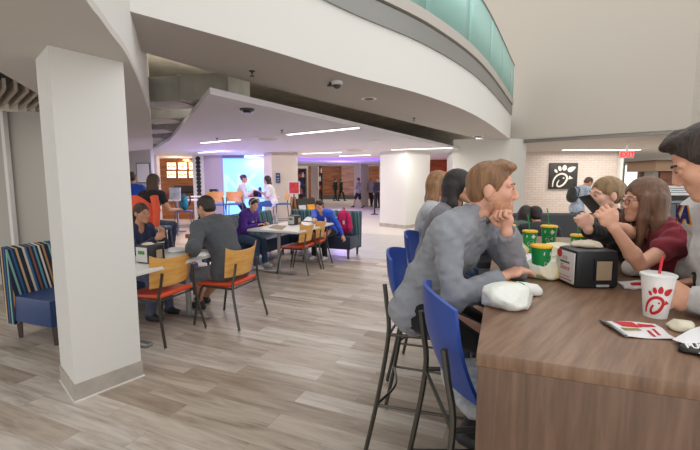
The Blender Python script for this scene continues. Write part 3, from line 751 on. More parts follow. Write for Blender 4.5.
# ------------------------------------------------------------------ dining chairs
def make_chair(loc, rz, label, group='orange seated chairs with birch backs'):
    root = empty('dining_chair', loc, rz, label, 'chair', group)
    b = MB()
    def sh(u, v):
        w = .58*(1-.10*(1-v)) ; x = (u-.5)*w; z = .55+.275*v+.05*(2*u-1)**4*v
        return V((x, -.215-.05*v+.075*(2*u-1)**2, z))
    b.grid(sh, 16, 10, .012); b.build('backrest', M_ply, root, smooth=50)
    b = MB(); b.box((0, .005, .458), (.46, .44, .045), bev=.018)
    for v in b.bm.verts: v.co.z += -.03*max(0, (v.co.y-.1)/.12)**2+.012*(v.co.x/.22)**2
    b.build('seat', M_orange, root, smooth=60)
    for s in (-1, 1):
        b = MB(); b.tube(spline([V((s*.285, -.32, 0)), V((s*.262, -.26, .25)), V((s*.245, -.225, .45)), V((s*.215, -.235, .60)), V((s*.205, -.245, .70))], 5), .0135, 8); b.build('leg', M_leg, root)
        b = MB(); b.tube(spline([V((s*.265, .27, 0)), V((s*.25, .22, .25)), V((s*.235, .17, .42)), V((s*.23, .10, .435)), V((s*.24, -.20, .435))], 5), .013, 8); b.build('leg', M_leg, root)
        for y, x in ((-.32, .285), (.27, .265)):
            b = MB(); b.lathe([(0, .001), (.013, .001), (.013, .014), (0, .014)], 8, (s*x, y, 0)); b.build('foot_glide', M_glide, root)
    b = MB(); b.tube([V((-.235, -.21, .43)), V((.235, -.21, .43))], .009, 8); b.tube([V((-.235, .13, .43)), V((.235, .13, .43))], .009, 8)
    b.build('seat_rail', M_leg, root)
    return root
def mid(p, q): return (V(p)+V(q))/2
def chair_at(px1, px2, label, proto=None):
    a, c = onz(*px1), onz(*px2); m = (a+c)/2; d = (c-a).normalized()   # rear feet, near then far
    f = V((-d.y, d.x, 0)); rz = math.atan2(f.y, f.x)-PI/2
    loc = m+f*.32
    return make_chair(loc, rz, label) if proto is None else dup(proto, loc, rz, label)
ch = chair_at((238, 333), (269, 314), 'orange seated birch back chair under the man in the dark grey hoodie')
chair_at((165, 350), (207, 328), 'empty orange seated birch back chair right beside the near white column', ch)
chair_at((308, 277), (322, 269), 'nearer orange seated chair at the right side of the shared white table', ch)
chair_at((322, 271), (334, 262), 'farther orange seated chair at the shared white table, next to the blue vinyl bench', ch)

# ------------------------------------------------------------------ white tables on T-shaped legs
def white_table(c, w, l, label, posts, rz=AU, name='dining_table', grp=None, h=.76, foot=.62):
    root = empty(name, c, rz, label, 'table', grp)
    b = MB(); b.box((0, 0, h-.0175), (w, l, .035), bev=.006); b.build('tabletop', M_ttop, root)
    for y in posts:
        f = MB(); f.tube([V((0, y, .04)), V((0, y, h-.03))], .032, 14); f.build('leg', M_tleg, root)
        f = MB(); f.box((0, y, .03), (foot, .07, .035), bev=.012); f.build('foot', M_tleg, root)
        f = MB(); f.box((0, y, h-.045), (w*.7, .06, .02)); f.build('bracket', M_tleg, root)
    return root
# table 1 (behind near column)
white_table(V((-2.02, 4.12, 0)), .76, 1.35, 'white laminate table between the man in the dark hoodie and the woman in navy', (-.42, .42))
# table 2
TB2 = V((-1.02, 7.15, 0))
white_table(TB2, .95, 1.45, 'white laminate table shared by the girl in purple and the girl in blue', (-.5, .5))

# ------------------------------------------------------------------ benches
def bench(name, c, rz, L_, label, m_back, m_seat, back=True, left_arm=False, hs=.45, hb=.93, dp=.66, grp=None):
    """seat faces local -Y ; back along +Y"""
    root = empty(name, c, rz, label, 'bench', grp)
    b = MB(); b.box((0, -.05, hs-.13), (L_, dp-.12, .26), bev=.02); b.build('seat', m_seat, root)
    b = MB()
    pr = [(dp/2-.15, hs-.02), (dp/2-.09, hb-.03), (dp/2-.05, hb), (dp/2+.0, hb-.01), (dp/2+.03, hb-.05), (dp/2+.0, .16), (dp/2-.12, .16)]
    Mx = Matrix(((0, 0, 1, 0), (1, 0, 0, 0), (0, 1, 0, 0), (0, 0, 0, 1)))
    b.prism(pr, -L_/2-.005, L_/2+.005, Mx)
    b.build('backrest', m_back, root, smooth=40)
    if left_arm:
        b = MB(); b.prism([(-dp/2+.03, .16), (dp/2-.1, .16), (dp/2-.08, hb-.02), (dp/2-.14, hb-.05)], -L_/2-.05, -L_/2-.006, Mx); b.build('side_panel', m_back, root, smooth=40)
    for sx in (-1, 1):
        for y in (-dp/2+.05, dp/2-.08):
            b = MB(); x = sx*(L_/2-.06); b.tube([V((x, y, .21)), V((x, y, 0))], .032, 4, .02); b.build('leg', M_wleg, root, smooth=0)
    return root
f1 = onz(11, 337); f2 = onz(58, 348); d = (f2-f1).normalized()
rz1 = math.atan2(d.y, d.x); nrm = V((-d.y, d.x, 0))
bench('upholstered_bench', (f1+f2)/2+W*.95, AU+PI/2, 1.95, 'bench with navy vinyl seat and multicoloured striped back, left of the near column', M_stripe, M_navy)
g2 = onz(350, 259.5); dU = -U
bench('upholstered_bench', g2-U*.86+W*.30+V((.06, 0, 0)), AU, 1.62, 'bench with dark navy seat and teal back holding the magenta backpack', M_teal, M_dknavy)
pB = TB2-U*1.0+W*.2
bench('upholstered_bench', pB, AU+PI/2, 2.1, 'bench with teal striped back under the girl in the purple hoodie', M_teal, M_dknavy)

# ------------------------------------------------------------------ high tables and chairs at the back
def make_high_chair(loc, rz, label):
    root = empty('high_chair', loc, rz, label, 'chair', 'blue seated high chairs with birch backs')
    b = MB(); b.grid(lambda u, v: V(((u-.5)*.44, -.2-.05*v+.05*(2*u-1)**2, .84+.26*v)), 10, 6, .014); b.build('backrest', M_ply, root)
    b = MB(); b.box((0, 0, .75), (.44, .42, .04), bev=.015); b.build('seat', mat('steel_blue_vinyl', '#3f5d8c', .5), root)
    for s in (-1, 1):
        b = MB(); b.tube([V((s*.25, -.3, 0)), V((s*.22, -.21, .73)), V((s*.2, -.235, .96))], .013, 6); b.build('leg', M_leg, root)
        b = MB(); b.tube([V((s*.24, .25, 0)), V((s*.2, .18, .73))], .012, 6); b.build('leg', M_leg, root)
        b = MB(); b.tube([V((s*.235, -.27, .3)), V((s*.225, .22, .3))], .009, 6); b.build('footrest', M_leg, root)
    return root
# counter with the seated pair in white
hc = onz(262, 226, 0)
pt = ony(268, 197, 9.6); 
HTB = V((ony(272, 197, 9.8).x, 9.8, 0))
white_table(V((ony(257, 190, 12.9).x, 12.9, 0)), 1.3, .7, 'white topped high table of the pair in white shirts', (0,), 0, 'high_table', h=1.05, foot=.5)
hx = make_high_chair(V((ony(217.5, 200, 12.4).x, 12.3, 0)), PI*.05, 'blue seated high chair with birch back above the hoodie man, left of its twin')
hx.scale = (1.12, 1.12, 1.12)
dup(hx, V((ony(233.5, 200, 12.4).x, 12.6, 0)), PI*.05, 'blue seated high chair with birch back directly behind the girl in purple')
dup(hx, V((ony(281, 200, 12.6).x, 12.7, 0)), PI*.62, 'blue seated high chair with birch back under the long haired woman in white')
white_table(V((ony(208, 190, 13.6).x, 13.6, 0)), 1.2, .7, 'small white high table with a dark dispenser left of the blue display wall', (0,), 0, 'high_table', h=1.05, foot=.5)
# left rear high table with shopping bag
TL = V((ony(177, 200, 12.2).x, 12.2, 0))
white_table(TL, 1.3, .7, 'white high table with the grey gift bag at the left rear', (0,), 0, 'high_table', h=1.0, foot=.5)
# blue stool carrying the teal backpack
sb = V((ony(184, 215, 11.2).x, 11.2, 0))
root = empty('bar_stool', sb, -PI*.42, 'blue vinyl stool carrying the teal and black backpack', 'stool')
b = MB(); b.box((0, 0, .72), (.44, .44, .04), bev=.015); b.build('seat', mat('steel_blue_vinyl', '#3f5d8c', .5), root)
for s in (-1, 1):
    for y in (-.24, .24): b = MB(); b.tube([V((s*.25, y, 0)), V((s*.2, y*.8, .71))], .012, 6); b.build('leg', M_leg, root)
    b = MB(); b.tube([V((s*.235, -.22, .3)), V((s*.235, .22, .3))], .009, 6); b.build('footrest', M_leg, root)
b = MB(); b.tube([V((-.22, -.2, .72)), V((-.23, -.28, 1.0)), V((.23, -.28, 1.0)), V((.22, -.2, .72))], .012, 6); b.build('back_frame', M_leg, root)
# ------------------------------------------------------------------ implicit surface bodies
class Field:
    def __init__(s, lo, hi, res):
        s.res = res; s.lo = np.array(lo, np.float32); n = np.ceil((np.array(hi)-np.array(lo))/res).astype(int)+1
        s.n = n; s.g = np.full(tuple(n), 1.0, np.float32)
        s.ax = [s.lo[i]+res*np.arange(n[i], dtype=np.float32) for i in range(3)]
    def block(s, lo, hi):
        i0 = [max(0, int((lo[k]-s.lo[k])/s.res)) for k in range(3)]; i1 = [min(int(s.n[k]), int((hi[k]-s.lo[k])/s.res)+2) for k in range(3)]
        if any(a >= b_ for a, b_ in zip(i0, i1)): return None
        sl = tuple(slice(a, b_) for a, b_ in zip(i0, i1))
        X = s.ax[0][sl[0]][:, None, None]; Y = s.ax[1][sl[1]][None, :, None]; Z_ = s.ax[2][sl[2]][None, None, :]
        return sl, X, Y, Z_
    def put(s, sl, d, k, op):
        g = s.g[sl]
        if op == 'u':
            if k > 0:
                h = np.clip(.5+.5*(g-d)/k, 0, 1); s.g[sl] = g*(1-h)+d*h-k*h*(1-h)
            else: s.g[sl] = np.minimum(g, d)
        elif op == 's':
            if k > 0:
                h = np.clip(.5-.5*(g+d)/k, 0, 1); s.g[sl] = g*(1-h)-d*h+k*h*(1-h)
            else: s.g[sl] = np.maximum(g, -d)
    def cone(s, a, b_, ra, rb, k=.02, op='u', flat=None):
        a = np.array(a, np.float32); b_ = np.array(b_, np.float32); R = max(ra, rb)+k+.03
        bl = s.block(np.minimum(a, b_)-R, np.maximum(a, b_)+R)
        if bl is None: return
        sl, X, Y, Z_ = bl; d = b_-a; L2 = float(d@d)+1e-9
        PX, PY, PZ = X-a[0], Y-a[1], Z_-a[2]
        t = np.clip((PX*d[0]+PY*d[1]+PZ*d[2])/L2, 0, 1)
        QX, QY, QZ = PX-t*d[0], PY-t*d[1], PZ-t*d[2]
        q2 = QX*QX+QY*QY+QZ*QZ
        if flat is not None:
            n, f = flat; q = QX*n[0]+QY*n[1]+QZ*n[2]; q2 = q2+q*q*(1/(f*f)-1)
        D = np.sqrt(q2)-(ra+(rb-ra)*t)
        s.put(sl, D.astype(np.float32), k, op)
    def ell(s, c, r, M=None, k=.02, op='u'):
        c = np.array(c, np.float32); R = max(r)+k+.03
        bl = s.block(c-R, c+R)
        if bl is None: return
        sl, X, Y, Z_ = bl; X = X-c[0]; Y = Y-c[1]; Z_ = Z_-c[2]
        M = np.eye(3) if M is None else np.array(M)
        u = [(M[0, i]*X+M[1, i]*Y+M[2, i]*Z_)/r[i] for i in range(3)]
        k0 = np.sqrt(u[0]**2+u[1]**2+u[2]**2); k1 = np.sqrt((u[0]/r[0])**2+(u[1]/r[1])**2+(u[2]/r[2])**2)+1e-9
        s.put(sl, (k0*(k0-1)/k1).astype(np.float32), k, op)
    def cut(s, p, n):
        """remove the side the normal n points to"""
        n = np.array(n, float); n = n/np.linalg.norm(n); p = np.array(p)
        D = (s.ax[0][:, None, None]-p[0])*n[0]+(s.ax[1][None, :, None]-p[1])*n[1]+(s.ax[2][None, None, :]-p[2])*n[2]
        s.g = np.maximum(s.g, D.astype(np.float32))
    def folds(s, amp, freq, seed=0, stretch=(1, 1, 1)):
        r = np.random.RandomState(seed); acc = 0
        X, Y, Z_ = s.ax[0][:, None, None]*stretch[0], s.ax[1][None, :, None]*stretch[1], s.ax[2][None, None, :]*stretch[2]
        for q in range(5):
            v = r.normal(size=3); v /= np.linalg.norm(v); f = freq*(1+.6*q); w = r.normal(size=3); 
            acc = acc+np.sin(f*(v[0]*X+v[1]*Y+v[2]*Z_)+1.7*np.sin(f*.6*(w[0]*X+w[1]*Y+w[2]*Z_))+r.rand()*6)/(1+.5*q)
        s.g = s.g+(amp*acc/2).astype(np.float32)
    def mesh(s):
        g = s.g; g[0], g[-1], g[:, 0], g[:, -1], g[:, :, 0], g[:, :, -1] = 1, 1, 1, 1, 1, 1
        ins = g < 0; nx, ny, nz = g.shape
        c = np.zeros((nx-1, ny-1, nz-1), np.int8)
        for dx in (0, 1):
            for dy in (0, 1):
                for dz in (0, 1): c += ins[dx:nx-1+dx, dy:ny-1+dy, dz:nz-1+dz]
        I = np.argwhere((c > 0) & (c < 8))
        if len(I) == 0: return np.zeros((0, 3)), np.zeros((0, 4), int)
        idx = -np.ones(c.shape, np.int32); idx[tuple(I.T)] = np.arange(len(I))
        val = {}
        for dx in (0, 1):
            for dy in (0, 1):
                for dz in (0, 1): val[dx, dy, dz] = g[I[:, 0]+dx, I[:, 1]+dy, I[:, 2]+dz]
        acc = np.zeros((len(I), 3)); cnt = np.zeros(len(I))
        cs = list(val)
        for a in cs:
            for b_ in cs:
                df = [b_[i]-a[i] for i in range(3)]
                if sum(map(abs, df)) == 1 and sum(df) == 1:
                    va, vb = val[a], val[b_]; m = (va < 0) != (vb < 0)
                    t = np.where(m, va/np.where(m, va-vb, 1), 0)
                    for i in range(3): acc[:, i] += np.where(m, a[i]+t*df[i], 0)
                    cnt += m
        P = (I+acc/cnt[:, None])*s.res+s.lo
        F = []
        for ax_ in range(3):
            o1, o2 = [q for q in range(3) if q != ax_]
            A = np.take(ins, range(0, g.shape[ax_]-1), ax_); B = np.take(ins, range(1, g.shape[ax_]), ax_)
            E_ = np.argwhere(A != B); E_ = E_[(E_[:, o1] > 0) & (E_[:, o2] > 0) & (E_[:, o1] < g.shape[o1]-1) & (E_[:, o2] < g.shape[o2]-1)]
            q = []
            for u, v in ((1, 1), (0, 1), (0, 0), (1, 0)):
                J = E_.copy(); J[:, o1] -= u; J[:, o2] -= v; q.append(idx[tuple(J.T)])
            Q = np.stack(q, 1); flip = A[tuple(E_.T)]
            if ax_ == 1: flip = ~flip
            Q[~flip] = Q[~flip][:, ::-1]; F.append(Q)
        return P, np.concatenate(F)
def field_obj(name, chunks, m, parent, smooth_it=1):
    vs, fs = [], []; o = 0
    for P, Q in chunks:
        vs.append(P); fs.append(Q+o); o += len(P)
    P = np.concatenate(vs); Q = np.concatenate(fs)
    Q = Q[(Q >= 0).all(1)]
    # laplacian smoothing
    for _ in range(smooth_it):
        acc = np.zeros_like(P); cnt = np.zeros(len(P))
        for i in range(4):
            a, b_ = Q[:, i], Q[:, (i+1) % 4]
            for k in range(3): acc[:, k] += np.bincount(a, P[b_, k], len(P))+np.bincount(b_, P[a, k], len(P))
            cnt += np.bincount(a, minlength=len(P))+np.bincount(b_, minlength=len(P))
        P = P*.4+.6*acc/np.maximum(cnt, 1)[:, None]
    me = bpy.data.meshes.new(name); me.vertices.add(len(P)); me.vertices.foreach_set('co', P.astype(np.float32).ravel())
    me.loops.add(len(Q)*4); me.polygons.add(len(Q)); me.loops.foreach_set('vertex_index', Q.ravel().astype(np.int32))
    me.polygons.foreach_set('loop_start', np.arange(0, len(Q)*4, 4, dtype=np.int32)); me.polygons.foreach_set('loop_total', np.full(len(Q), 4, np.int32))
    me.polygons.foreach_set('use_smooth', np.ones(len(Q), bool)); me.update(calc_edges=True); me.validate()
    me.materials.append(m); ob = bpy.data.objects.new(name, me); COL.objects.link(ob); ob.parent = parent
    return ob

def rotm(yaw=0, pitch=0, roll=0):
    """yaw about z (left +), pitch: nodding forward +, roll: tilt to the person's right +. Person faces +Y"""
    return (Matrix.Rotation(yaw, 3, 'Z') @ Matrix.Rotation(-pitch, 3, 'X') @ Matrix.Rotation(roll, 3, 'Y'))
def ik(a, t, l1, l2, hint):
    a, t = V(a), V(t); d = t-a; L_ = d.length
    if L_ > (l1+l2)*.995: t = a+d*((l1+l2)*.995/L_); d = t-a; L_ = d.length
    x = (l1*l1-l2*l2+L_*L_)/(2*L_); h = math.sqrt(max(0, l1*l1-x*x)); n = d.normalized(); hv = V(hint); hv = hv-n*hv.dot(n)
    if hv.length < 1e-4: hv = V((0, 0, 1))
    return a+n*x+hv.normalized()*h, t

M_skin = {}
def skin(c):
    if c not in M_skin: M_skin[c] = mat('skin_%d' % len(M_skin), c, .5, var=.05, vscale=18, sss=.08)
    return M_skin[c]
M_hair = {}
def hairm(c):
    if c not in M_hair:
        r, g, b_ = (int(c[i:i+2], 16) for i in (1, 3, 5)); c2 = '#%02x%02x%02x' % tuple(min(255, int(x*1.28+6)) for x in (r, g, b_))
        M_hair[c] = mat('hair_%d' % len(M_hair), c, .5, col2=c2, vscale=30, stretch=(1.6, 1.6, .22), bump=.6, bscale=90)
    return M_hair[c]
M_eyew = mat('eye_white', '#c9c2bc', .3); M_iris = mat('eye_iris', '#33261f', .2); M_lips = {}
def cloth(name, c, **k): return mat('cloth_'+name, c, .9, var=k.pop('var', .07), vscale=k.pop('vscale', 25), bump=.25, bscale=250, sheen=.1, **k)

def person(name_label, loc, rz, sc=1.0, det=1, hip=.93, lean=0, bend=0, twist=0, side=0, head=(0, 0, 0), neckf=0,
           handL=None, handR=None, elL=(-.4, -1, -.3), elR=(.4, -1, -.3), footL=None, footR=None, kneeL=(0, 1, .4), kneeR=(0, 1, .4),
           toeL=(0, 1, 0), toeR=(0, 1, 0), skinc='#d9a588', hair='#3a2a20', hstyle='short', top='shirt', topm=None, sleeve='long', botm=None, bottom='trousers', shoem=None,
           curlL=.5, curlR=.5, palmL=None, palmR=None, fingL=None, fingR=None, fem=False, extra=None, cat='person', thin=1.0, group=None, hood=False, collar=False, beard=None, seedv=0, hemz=.10, glasses=False, inset=0):
    root = empty('person', loc, rz, name_label, cat, group); root.scale = (sc, sc, sc)
    inv = 1.0
    P = V((0, 0, hip)); 
    ld, bd = math.radians(lean), math.radians(lean+bend); sd = math.radians(side)
    d1 = V((math.sin(sd), math.sin(ld), math.cos(ld))).normalized(); d2 = V((math.sin(sd), math.sin(bd), math.cos(bd))).normalized()
    Wst = P+d1*.17; Ch = Wst+d2*.20; C7 = Ch+d2*.15
    tw = math.radians(twist); rt = Matrix.Rotation(tw, 3, 'Z') @ V((1, 0, 0)); rt = (rt-d2*rt.dot(d2)).normalized()
    fw = d2.cross(rt); fw = -fw if fw.y < 0 and abs(twist) < 90 else fw
    fw = (V((0, 0, 1)).cross(rt)) ; fw = (fw-d2*fw.dot(d2)).normalized()
    shw = (.165 if fem else .185)*thin
    SL, SR = C7-rt*shw-d2*.045, C7+rt*shw-d2*.045
    yaw, pit, rol = (math.radians(q) for q in head)
    Rh = rotm(yaw, pit, rol); nk = (d2*.55+V((0, 0, 1))*.45+fw*neckf).normalized()
    NB_ = C7+fw*.01; HC = NB_+nk*.095+Rh @ V((0, .015, .085))
    hp = .085 if not fem else .09
    HL, HR = P+V((-hp, 0, -.01)), P+V((hp, 0, -.01))
    aL, fL = .285, .25
    if handL is None: handL = SL+V((-.06, .05, -.52))
    if handR is None: handR = SR+V((.06, .05, -.52))
    EL, wL = ik(SL, handL, aL, fL, elL); ER, wR = ik(SR, handR, aL, fL, elR)
    if footL is None: footL = (-.1, 0, .08)
    if footR is None: footR = (.1, 0, .08)
    KL, AL = ik(HL, footL, .43, .42, kneeL); KR, AR = ik(HR, footR, .43, .42, kneeR)
    res = {0: .014, 1: .011, 2: .0075}[det]; hres = {0: .008, 1: .0055, 2: .0034}[det]
    pts = [P, Wst, Ch, C7, SL, SR, EL, ER, KL, KR, AL, AR, HC, wL, wR]
    lo = [min(p[i] for p in pts)-.2 for i in range(3)]; hi = [max(p[i] for p in pts)+.2 for i in range(3)]
    tr = np.array(fw)
    tk = .95*thin
    def torso(F, t=0, k=.04):
        e = .008 if t > .005 else 0
        F.cone(P+V((-.07, 0, 0)), P+V((.07, 0, 0)), .108*tk+t+e, .108*tk+t+e, k)
        F.cone(P, Wst, .128*tk+t, (.108 if fem else .122)*tk+t, k, flat=(tr, .85))
        F.cone(Wst, Ch, (.11 if fem else .125)*tk+t, (.128 if fem else .145)*tk+t, k, flat=(tr, .82))
        F.cone(Ch-rt*.055, Ch+rt*.055, .1*tk+t, .1*tk+t, k)
        F.cone(Ch-rt*.07+d2*.07, Ch+rt*.07+d2*.07, .085*tk+t, .085*tk+t, k)
        F.cone(SL, SR, .052+t, .052+t, k)
        F.cone(C7-rt*.02, SL, .05+t, .052+t, k); F.cone(C7+rt*.02, SR, .05+t, .052+t, k)
        if fem:
            for s in (-1, 1): F.ell(Ch+rt*s*.068+fw*.085+d2*.02, (.055+t, .05+t, .055+t), None, .03)
    def legs(F, t=0, k=.025, shorts=False):
        for H, K, A in ((HL, KL, AL), (HR, KR, AR)):
            if shorts: 
                F.cone(H, H.lerp(K, .85), .088*tk+t, .07*tk+t+.01, k); continue
            F.cone(H, K, .086*tk+t, .056*tk+t, k); cm = K.lerp(A, .3); F.cone(K, cm, .054*tk+t, .054*tk+t, k); F.cone(cm, A, .052*tk+t, .034+t, k)
    def arms(F, t=0, k=.02, upto=1.0, fore=True):
        for S_, E_, H_ in ((SL, EL, wL), (SR, ER, wR)):
            q = 1 if not fem else .88
            if upto < .5: F.cone(S_, S_.lerp(E_, upto*2), .050*q*tk+t, .046*q*tk+t+.006, k); continue
            F.cone(S_, E_, .050*q*tk+t, .040*q*tk+t, k)
            if fore: m_ = E_.lerp(H_, .3); F.cone(E_, m_, .040*q*tk+t, .041*q*tk+t, k); F.cone(m_, H_, .041*q*tk+t, .027*q+t, k)
    # ---------------- body
    F = Field(lo, hi, res); torso(F, -.004); arms(F, 0, fore=(det < 1)); legs(F)
    F.cone(C7-d2*.02, NB_+nk*.07, .058*tk, .052*tk, .03)
    chunks = []
    def hand(F, wr, el, curl, palm, fing, side_, k=.004):
        fd = V(fing) if fing is not None else (V(wr)-el); fd = fd.normalized()
        pn = V(palm) if palm is not None else V((0, 0, -1)); pn = (pn-fd*pn.dot(fd)); pn = pn.normalized() if pn.length > 1e-3 else V((0, -1, 0))
        ac = fd.cross(pn)*side_          # towards the thumb side
        h = .92 if fem else 1.0
        pc = V(wr)+fd*.05*h
        F.cone(V(wr), pc, .026*h, .03*h, .01, flat=(np.array(pn), .62)); F.cone(pc-ac*.018*h, pc+ac*.018*h+fd*.005, .026*h, .026*h, .01, flat=(np.array(pn), .55))
        F.cone(pc-ac*.02*h+fd*.028*h, pc+ac*.025*h+fd*.03*h, .014*h, .014*h, .01)
        for i, (o_, L_) in enumerate(((.031, .070), (.0105, .079), (-.0105, .073), (-.031, .057))):
            b0 = pc+ac*o_*h+fd*.034*h; a = curl*.9+.08*i*curl; p = b0; L_ = L_*h
            for j, (f_, r_) in enumerate(((.42, .0098), (.32, .0088), (.26, .0078))):
                aa = a+j*curl*1.05; q = p+(fd*math.cos(aa)+pn*math.sin(aa)+ac*o_*1.2)*L_*f_; F.cone(p, q, r_*h, r_*h*.93, k); p = q
        tb = pc+ac*.026*h-fd*.02*h; t1 = tb+(ac*.75+fd*.75+pn*.35*curl+pn*.25).normalized()*.038*h; t2 = t1+(fd*.9+pn*.8*curl+ac*(.35-.5*curl)).normalized()*.030*h
        F.cone(tb, t1, .014*h, .0115*h, .008); F.cone(t1, t2, .0112*h, .009*h, k)
    for wr, E_, cu, pa, fi, sd_ in ((wL, EL, curlL, palmL, fingL, -1), (wR, ER, curlR, palmR, fingR, 1)):
        if det >= 1:
            q = 1 if not fem else .88
            c_ = V(wr)+(V(fi).normalized() if fi is not None else (V(wr)-E_).normalized())*.09
            l2 = [min(E_[i], wr[i], c_[i])-.13 for i in range(3)]; h2 = [max(E_[i], wr[i], c_[i])+.13 for i in range(3)]
            G = Field(l2, h2, .0048 if det == 1 else .0034)
            G.cone(E_, E_.lerp(V(wr), .3), .040*q*tk, .041*q*tk, .02); G.cone(E_.lerp(V(wr), .3), wr, .041*q*tk, .025*q, .02)
            hand(G, wr, E_, cu, pa, fi, sd_); chunks.append(G.mesh())
        else:
            fd = (V(wr)-E_).normalized(); F.cone(wr, V(wr)+fd*.10, .026, .032, .02); F.cone(V(wr)+fd*.10, V(wr)+fd*.16, .03, .012, .02)
    # head chunk
    def Hp(x, y, z): return HC+Rh @ V((x, y, z))
    hs = .95 if fem else 1.0
    G = Field([HC[i]-.19 for i in range(3)], [HC[i]+.17 for i in range(3)], hres); Rn = np.array([[Rh[i][j] for j in range(3)] for i in range(3)])
    def E(c, r, k=.02, op='u', R=Rn): G.ell(Hp(*[q*hs for q in c]), [q*hs for q in r], R, k, op)
    def Cn(a, b_, ra, rb, k=.01, op='u'): G.cone(Hp(*[q*hs for q in a]), Hp(*[q*hs for q in b_]), ra*hs, rb*hs, k, op)
    E((0, -.014, .030), (.074, .094, .086)); E((0, .030, -.040), (.056, .060, .070), .03)
    for s in (-1, 1):
        Cn((s*.052, .0, -.05), (s*.012, .066, -.098), .020 if not fem else .016, .018, .02); E((s*.040, .062, -.022), (.022, .022, .024), .02)
        E((s*.031, .098, .002), (.019, .017, .014), .012, 's')
        E((s*.074, -.008, -.008), (.011, .020, .031), .006); 
        Cn((s*.013, .082, .020), (s*.048, .070, .020), .010, .009, .012)
        E((s*.031, .078, -.002), (.0165, .0125, .0125), .003)
        Cn((s*.011, .098, -.036), (s*.011, .099, -.036), .009, .009, .006)
    Cn((0, .086, .012), (0, .104, -.026), .008, .011, .010); E((0, .074, -.098), (.022, .018, .018), .015)
    E((0, .070, -.065), (.027, .021, .024), .012)
    Cn((-.018, .084, -.060), (.018, .084, -.060), .0065, .0065, .006); Cn((-.015, .083, -.071), (.015, .083, -.071), .0075, .0075, .006)
    Cn((-.022, .095, -.0655), (.022, .095, -.0655), .0025, .0025, .002, 's')
    G.cone(NB_-nk*.02, HC+Rh @ V((0, -.022, -.055)), (.055 if not fem else .046)*tk, .052 if not fem else .044, .02)
    chunks = [F.mesh(), G.mesh()]+chunks
    body = field_obj('body', chunks, skin(skinc), root, 2 if det < 2 else 1)
    # ---------------- eyes, brows, lips
    if det >= 1:
        for s in (-1, 1):
            b = MB(); c = Hp(s*.031*hs, .0852*hs, -.001*hs); b.lathe([(0, -.0015), (.0115, 0), (.009, .003), (0, .0042)], 14, c, Rh @ Matrix.Rotation(-PI/2, 3, 'X'), 1, .33)
            e = b.build('eye', M_eyew, root); b = MB(); b.lathe([(.005, 0), (.004, .0014), (0, .0016)], 10, Hp(s*.031*hs, .0885*hs, -.0015*hs), Rh @ Matrix.Rotation(-PI/2, 3, 'X'), 1, .85); b.build('iris', M_iris, e)
            b = MB(); b.tube([Hp(s*.016*hs, .091*hs, .024*hs), Hp(s*.032*hs, .0895*hs, .029*hs), Hp(s*.050*hs, .078*hs, .023*hs)], .0034 if not fem else .0024, 6); b.build('eyebrow', hairm(hair), root)
            b = MB(); b.tube([Hp(s*.018*hs, .0905*hs, .002*hs), Hp(s*.031*hs, .0915*hs, .0055*hs), Hp(s*.045*hs, .086*hs, .001*hs)], .0015, 5); b.build('eyelashes', M_iris, root)
        lc = mat('lips_'+skinc[1:], '#b9695f', .45)
        b = MB(); b.tube([Hp(-.021*hs, .0815*hs, -.0655*hs), Hp(-.008*hs, .0905*hs, -.0625*hs), Hp(.008*hs, .0905*hs, -.0625*hs), Hp(.021*hs, .0815*hs, -.0655*hs)], .003, 6); b.tube([Hp(-.019*hs, .0815*hs, -.0675*hs), Hp(0, .0905*hs, -.071*hs), Hp(.019*hs, .0815*hs, -.0675*hs)], .0036, 6)
        b.build('lips', lc, root)
    if beard:
        K = Field([HC[i]-.16 for i in range(3)], [HC[i]+.14 for i in range(3)], hres)
        def KE(c, r, k=.02, op='u'): K.ell(Hp(*[q*hs for q in c]), [q*hs for q in r], Rn, k, op)
        KE((0, .030, -.045), (.0585, .062, .070)); K.cone(Hp(-.055, 0, -.04), Hp(-.012, .066, -.098), .022, .0195, .02); K.cone(Hp(.055, 0, -.04), Hp(.012, .066, -.098), .022, .0195, .02); KE((0, .074, -.098), (.0235, .0195, .0195))
        K.cut(Hp(0, .03, -.03), Rh @ V((0, .45, 1))); KE((0, .11, -.055), (.03, .04, .022), .01, 's')
        field_obj('beard', [K.mesh()], mat('stubble_'+beard[1:], beard, .8, var=.15, vscale=120), root, 1)
    # ---------------- hair
    hm = hairm(hair)
    Hh = Field([HC[i]-.25 for i in range(2)]+[HC[2]-(.48 if hstyle.startswith('long') else .24)], [HC[i]+.25 for i in range(3)], hres*1.05)
    def HE(c, r, k=.02, op='u'): Hh.ell(Hp(*[q*hs for q in c]), [q*hs for q in r], Rn, k, op)
    th = {'short': .007, 'short_up': .0055, 'buzz': .004, 'bun': .007, 'pony': .008}.get(hstyle, .013)
    HE((0, -.018, .034), (.075+th, .094+th, .087+th), 0)
    if hstyle in ('short', 'short_up', 'buzz'):
        HE((0, -.055, -.018), (.064+th*.7, .050+th*.7, .054), .02)
        if hstyle == 'short_up': HE((0, .04, .098), (.052, .045, .025), .02); Hh.cone(Hp(0, .03, .118), Hp(0, .082, .098), .016, .012, .02)
        for s in (-1, 1): HE((s*.074, -.008, -.014), (.03, .026, .034), .006, 's')
        HE((0, .092, -.018), (.088, .075, .086), .006, 's'); HE((0, .03, -.075), (.1, .078, .058), .01, 's')
    else:
        if hstyle in ('bun', 'pony'): HE((0, -.045, -.005), (.068, .062, .062), .03); HE((0, .055, -.06), (.12, .085, .075), .01, 's'); HE((.078, -.008, -.014), (.03, .026, .034), .006, 's'); HE((-.078, -.008, -.014), (.03, .026, .034), .006, 's')
        else: HE((0, -.03, -.02), (.078+th*.6, .075+th, .08), .03)
        HE((0, .105, -.030), (.064, .075, .090), .01, 's'); HE((0, .05, -.105), (.10 if hstyle == 'bun' else .055, .09, .07), .01, 's')
